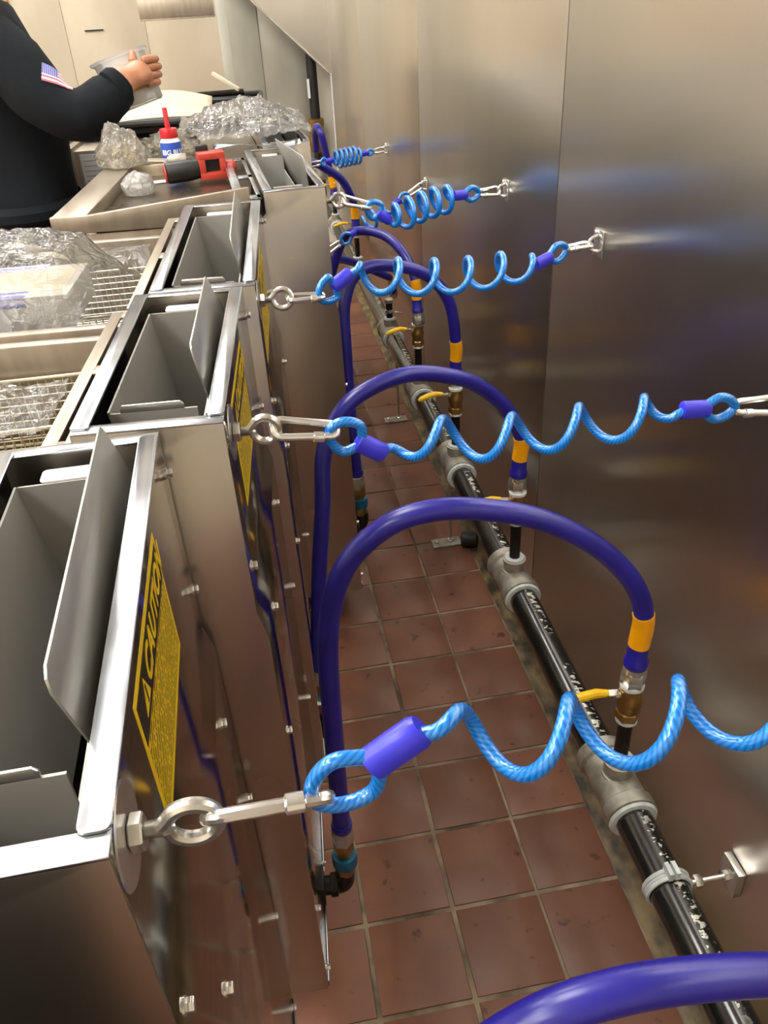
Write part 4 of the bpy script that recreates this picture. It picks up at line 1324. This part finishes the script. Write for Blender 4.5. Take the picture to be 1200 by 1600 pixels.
# ------------------------------------------------------------------ the person
pr_ = thing('person', 'person in a black fleece with a flag patch, lifting a clear tub', 'person', (-0.62, 1.78, 0))
base = V((-0.62, 1.78, 0))
J = {}
edges = []
verts = []
rad = []
def joint(n, p, r, par=None):
    J[n] = len(verts)
    verts.append(V(p))
    rad.append(r)
    if par:
        edges.append((J[par], J[n]))
joint('pelvis', (-0.62, 1.78, 0.90), (0.155, 0.125))
joint('waist', (-0.62, 1.78, 1.02), (0.150, 0.122), 'pelvis')
joint('chest', (-0.625, 1.78, 1.18), (0.165, 0.130), 'waist')
joint('collar', (-0.635, 1.78, 1.32), (0.130, 0.105), 'chest')
joint('neck', (-0.625, 1.78, 1.42), (0.058, 0.058), 'collar')
joint('skull_base', (-0.605, 1.78, 1.49), (0.072, 0.072), 'neck')
joint('head', (-0.600, 1.78, 1.57), (0.088, 0.078), 'skull_base')
joint('crown', (-0.605, 1.78, 1.635), (0.062, 0.058), 'head')
joint('r_shoulder', (-0.585, 1.645, 1.330), (0.080, 0.080), 'collar')
joint('r_upper', (-0.505, 1.590, 1.245), (0.080, 0.078), 'r_shoulder')
joint('r_elbow', (-0.420, 1.555, 1.156), (0.070, 0.070), 'r_upper')
joint('r_fore', (-0.360, 1.580, 1.178), (0.068, 0.066), 'r_elbow')
joint('r_cuff', (-0.300, 1.615, 1.222), (0.043, 0.043), 'r_fore')
joint('r_wrist', (-0.283, 1.623, 1.233), (0.029, 0.024), 'r_cuff')
joint('r_palm', (-0.258, 1.640, 1.244), (0.036, 0.024), 'r_wrist')
joint('r_knuckle', (-0.235, 1.665, 1.240), (0.034, 0.018), 'r_palm')
joint('l_shoulder', (-0.640, 1.930, 1.330), (0.080, 0.080), 'collar')
joint('l_elbow', (-0.730, 1.99, 1.08), (0.058, 0.058), 'l_shoulder')
joint('l_cuff', (-0.72, 1.98, 0.87), (0.042, 0.042), 'l_elbow')
joint('l_palm', (-0.71, 1.975, 0.79), (0.034, 0.024), 'l_cuff')
joint('l_finger', (-0.70, 1.97, 0.71), (0.026, 0.017), 'l_palm')
for s, y in (('r', 1.70), ('l', 1.87)):
    joint(s + '_hip', (-0.615, y, 0.84), (0.098, 0.090), 'pelvis')
    joint(s + '_knee', (-0.60, y - 0.005, 0.48), (0.066, 0.064), s + '_hip')
    joint(s + '_ankle', (-0.63, y, 0.10), (0.050, 0.046), s + '_knee')
    joint(s + '_heel', (-0.64, y, 0.045), (0.042, 0.042), s + '_ankle')
    joint(s + '_toe', (-0.50, y - 0.01, 0.036), (0.040, 0.034), s + '_heel')
me = bpy.data.meshes.new('body')
me.from_pydata([v - base for v in verts], edges, [])
bo = bpy.data.objects.new('body', me)
C.objects.link(bo)
md = bo.modifiers.new('skin', 'SKIN')
md.use_smooth_shade = True
for i, r_ in enumerate(rad):
    me.skin_vertices[0].data[i].radius = r_
me.skin_vertices[0].data[0].use_root = True
md = bo.modifiers.new('sub', 'SUBSURF')
md.levels = md.render_levels = 2
dg = bpy.context.evaluated_depsgraph_get()
me2 = bpy.data.meshes.new_from_object(bo.evaluated_get(dg))
bpy.data.objects.remove(bo)
me2.materials.clear()
for m in ('cloth', 'trouser', 'skin'):
    me2.materials.append(MT[m])
bm = bmesh.new()
bm.from_mesh(me2)
# cloth folds on the sleeves and body
pel = V((-0.425, 1.555, 1.158)) - base
for v in bm.verts:
    p = v.co
    if p.z > 0.5 and (p.z < 1.40):
        w_ = 0.012 if (p - pel).length < 0.18 else 0.008
        v.co = p + v.normal * w_ * (noise.noise(p * 11 + V((3, 1, 2))) + 0.6 * noise.noise(p * 23))
# right hand fingers as tapering chains rooted in the palm
def finger(bm, P, r0, r1):
    mb = MB()
    k = len(P)
    mb.tube(spline(P, 5), [r0 + (r1 - r0) * i / ((k - 1) * 5) for i in range((k - 1) * 5 + 1)], 10)
    m_ = bpy.data.meshes.new('tmp')
    mb.bm.to_mesh(m_)
    mb.bm.free()
    bm.from_mesh(m_)
    bpy.data.meshes.remove(m_)
palm = V((-0.245, 1.655, 1.242)) - base
for k, (dz, ln) in enumerate(((0.026, 0.9), (0.009, 1.0), (-0.008, 0.94), (-0.024, 0.76))):
    a = palm + V((0.004, 0.004, dz))
    finger(bm, [a, a + V((0.022, 0.018, 0.002)) * ln, a + V((0.032, 0.045, 0.0)) * ln, a + V((0.020, 0.068, -0.002)) * ln, a + V((0.002, 0.078, -0.003)) * ln], 0.0095, 0.0068)
a = palm + V((-0.020, 0.0, 0.022))
finger(bm, [a, a + V((0.0, 0.022, 0.016)), a + V((-0.004, 0.046, 0.018)), a + V((-0.008, 0.062, 0.012))], 0.0105, 0.0075)
# face relief: nose, brow, ears
def ball(bm, c, s):
    g = bmesh.ops.create_icosphere(bm, subdivisions=3, radius=1.0)
    for v in g['verts']:
        v.co = V(c) + V((v.co.x * s[0], v.co.y * s[1], v.co.z * s[2]))
    return g
hc = V((-0.600, 1.78, 1.57)) - base
ball(bm, hc + V((0.083, 0, -0.012)), (0.016, 0.012, 0.022))
for sy in (-1, 1):
    ball(bm, hc + V((0.0, 0.078 * sy, -0.006)), (0.016, 0.008, 0.028))
ball(bm, hc + V((0.066, 0, -0.052)), (0.014, 0.024, 0.009))
bmesh.ops.recalc_face_normals(bm, faces=bm.faces)
wrist = V((-0.292, 1.618, 1.227)) - base
wdir = (V((-0.258, 1.640, 1.244)) - V((-0.300, 1.615, 1.222))).normalized()
for f in bm.faces:
    c = f.calc_center_median()
    f.smooth = True
    hand = (c - wrist).dot(wdir) > 0 and (c - wrist).length < 0.22 and c.z > 1.15
    lhand = c.z < 0.845 and c.y > 0.17
    if hand or lhand or (c.z > 1.415):
        f.material_index = 2
    elif c.z < 0.915 and not (c.y > 0.16 and c.z > 0.84):
        f.material_index = 1
    else:
        f.material_index = 0
bm.to_mesh(me2)
bm.free()
me2.name = 'body'
bo = bpy.data.objects.new('body', me2)
C.objects.link(bo)
bo.parent = pr_
# hem, belt, cuff, hair, shoes, eyes
def ringband(name, mat, c, rx, ry, z0, z1, bulge):
    n = 36
    mb = MB()
    rings = []
    for z, f in ((z0, 0.97), (z0 + (z1 - z0) * 0.3, 1 + bulge), (z0 + (z1 - z0) * 0.7, 1 + bulge), (z1, 0.97)):
        rings.append([mb.bm.verts.new((c[0] + rx * f * math.cos(2 * PI * j / n), c[1] + ry * f * math.sin(2 * PI * j / n), z)) for j in range(n)])
    for A, B in zip(rings[:-1], rings[1:]):
        for j in range(n):
            mb.face([A[j], A[(j + 1) % n], B[(j + 1) % n], B[j]])
    return mb.build(name, mat, pr_)
ringband('fleece_hem', MT['cloth'], (0, 0), 0.142, 0.172, 0.915, 0.965, 0.05)
ringband('belt', MT['black'], (0, 0), 0.134, 0.162, 0.875, 0.905, 0.03)
mb = MB()
ca = V((-0.312, 1.608, 1.215)) - base
mb.lathe([(0.040, -0.012), (0.046, -0.008), (0.047, 0.010), (0.043, 0.018), (0.034, 0.019)], ca, wdir, 24)
mb.build('cuff', MT['cloth'], pr_)
mb = MB()
g = ball(mb.bm, hc + V((-0.010, 0, 0.022)), (0.093, 0.086, 0.086))
for v in [v for v in mb.bm.verts if v.co.x > hc.x + 0.045 and v.co.z < hc.z + 0.045]:
    v.co.x = hc.x + 0.045
mb.build('hair', MT['hair'], pr_)
for sy in (-1, 1):
    mb = MB()
    ball(mb.bm, hc + V((0.068, 0.030 * sy, 0.004)), (0.012, 0.013, 0.011))
    mb.build('eye', MT['white'], pr_)
    y = (1.70 if sy < 0 else 1.87) - base.y
    mb = MB()
    mb.tube([(-0.045, y, 0.042), (0.0, y, 0.05), (0.06, y - 0.006, 0.043), (0.12, y - 0.010, 0.037), (0.145, y - 0.011, 0.034)], [0.036, 0.048, 0.046, 0.042, 0.025], 16)
    for v in mb.bm.verts:
        v.co.z = max(0.001, v.co.z)
    mb.build('shoe', MT['black'], pr_)
# flag patch pressed onto the sleeve
bmx = bmesh.new()
bmx.from_mesh(me2)
bvh = BVHTree.FromBMesh(bmx)
fc = V((-0.440, 1.58, 1.236)) - base
cdir = (CAM - base - fc).normalized()
arm = (V((-0.425, 1.555, 1.158)) - V((-0.585, 1.645, 1.330))).normalized()
fu = (arm.cross(V((0.2, -0.9, 0.35)))).normalized()
out_d = V((0.35, -0.78, 0.5)).normalized()
fu = (V((0.80, 0.35, 0.0)) - out_d * V((0.80, 0.35, 0.0)).dot(out_d)).normalized()
fv = out_d.cross(fu).normalized()
if fv.z < 0:
    fv = -fv
ang = math.radians(-22)
fu, fv = fu * math.cos(ang) + fv * math.sin(ang), fv * math.cos(ang) - fu * math.sin(ang)
def onarm(u, v):
    p = fc + fu * (u - 0.5) * 0.068 + fv * (v - 0.5) * 0.048 + out_d * 0.15
    hit = bvh.ray_cast(p, -out_d)
    q = hit[0] if hit[0] is not None else fc
    return q + out_d * 0.0025
MB().grid(16, 10, onarm).build('flag_patch', MT['flag'], pr_, sharp=180)
bmx.free()

# the tub in the hand
tc_ = V((-0.288, 1.735, 1.220))
td = V((-0.30, 0.10, 1.0)).normalized()
tb_ = thing('plastic_tub', 'translucent round tub with amber print held up in the right hand', 'tub', tc_)
tb_.scale = (1.12, 1.12, 1.0)
MB().lathe([(0.0, -0.058), (0.048, -0.058), (0.053, -0.054), (0.060, 0.052), (0.066, 0.054), (0.067, 0.060), (0.064, 0.060), (0.058, 0.056), (0.051, -0.050), (0.0, -0.053)], (0, 0, 0), td, 32).build('tub_wall', MT['tub'], tb_)
MB().lathe([(0.0565, -0.026), (0.0572, -0.025), (0.0582, -0.002), (0.0576, 0.0)], (0, 0, 0), td, 32).build('amber_print', MT['amber'], tb_)
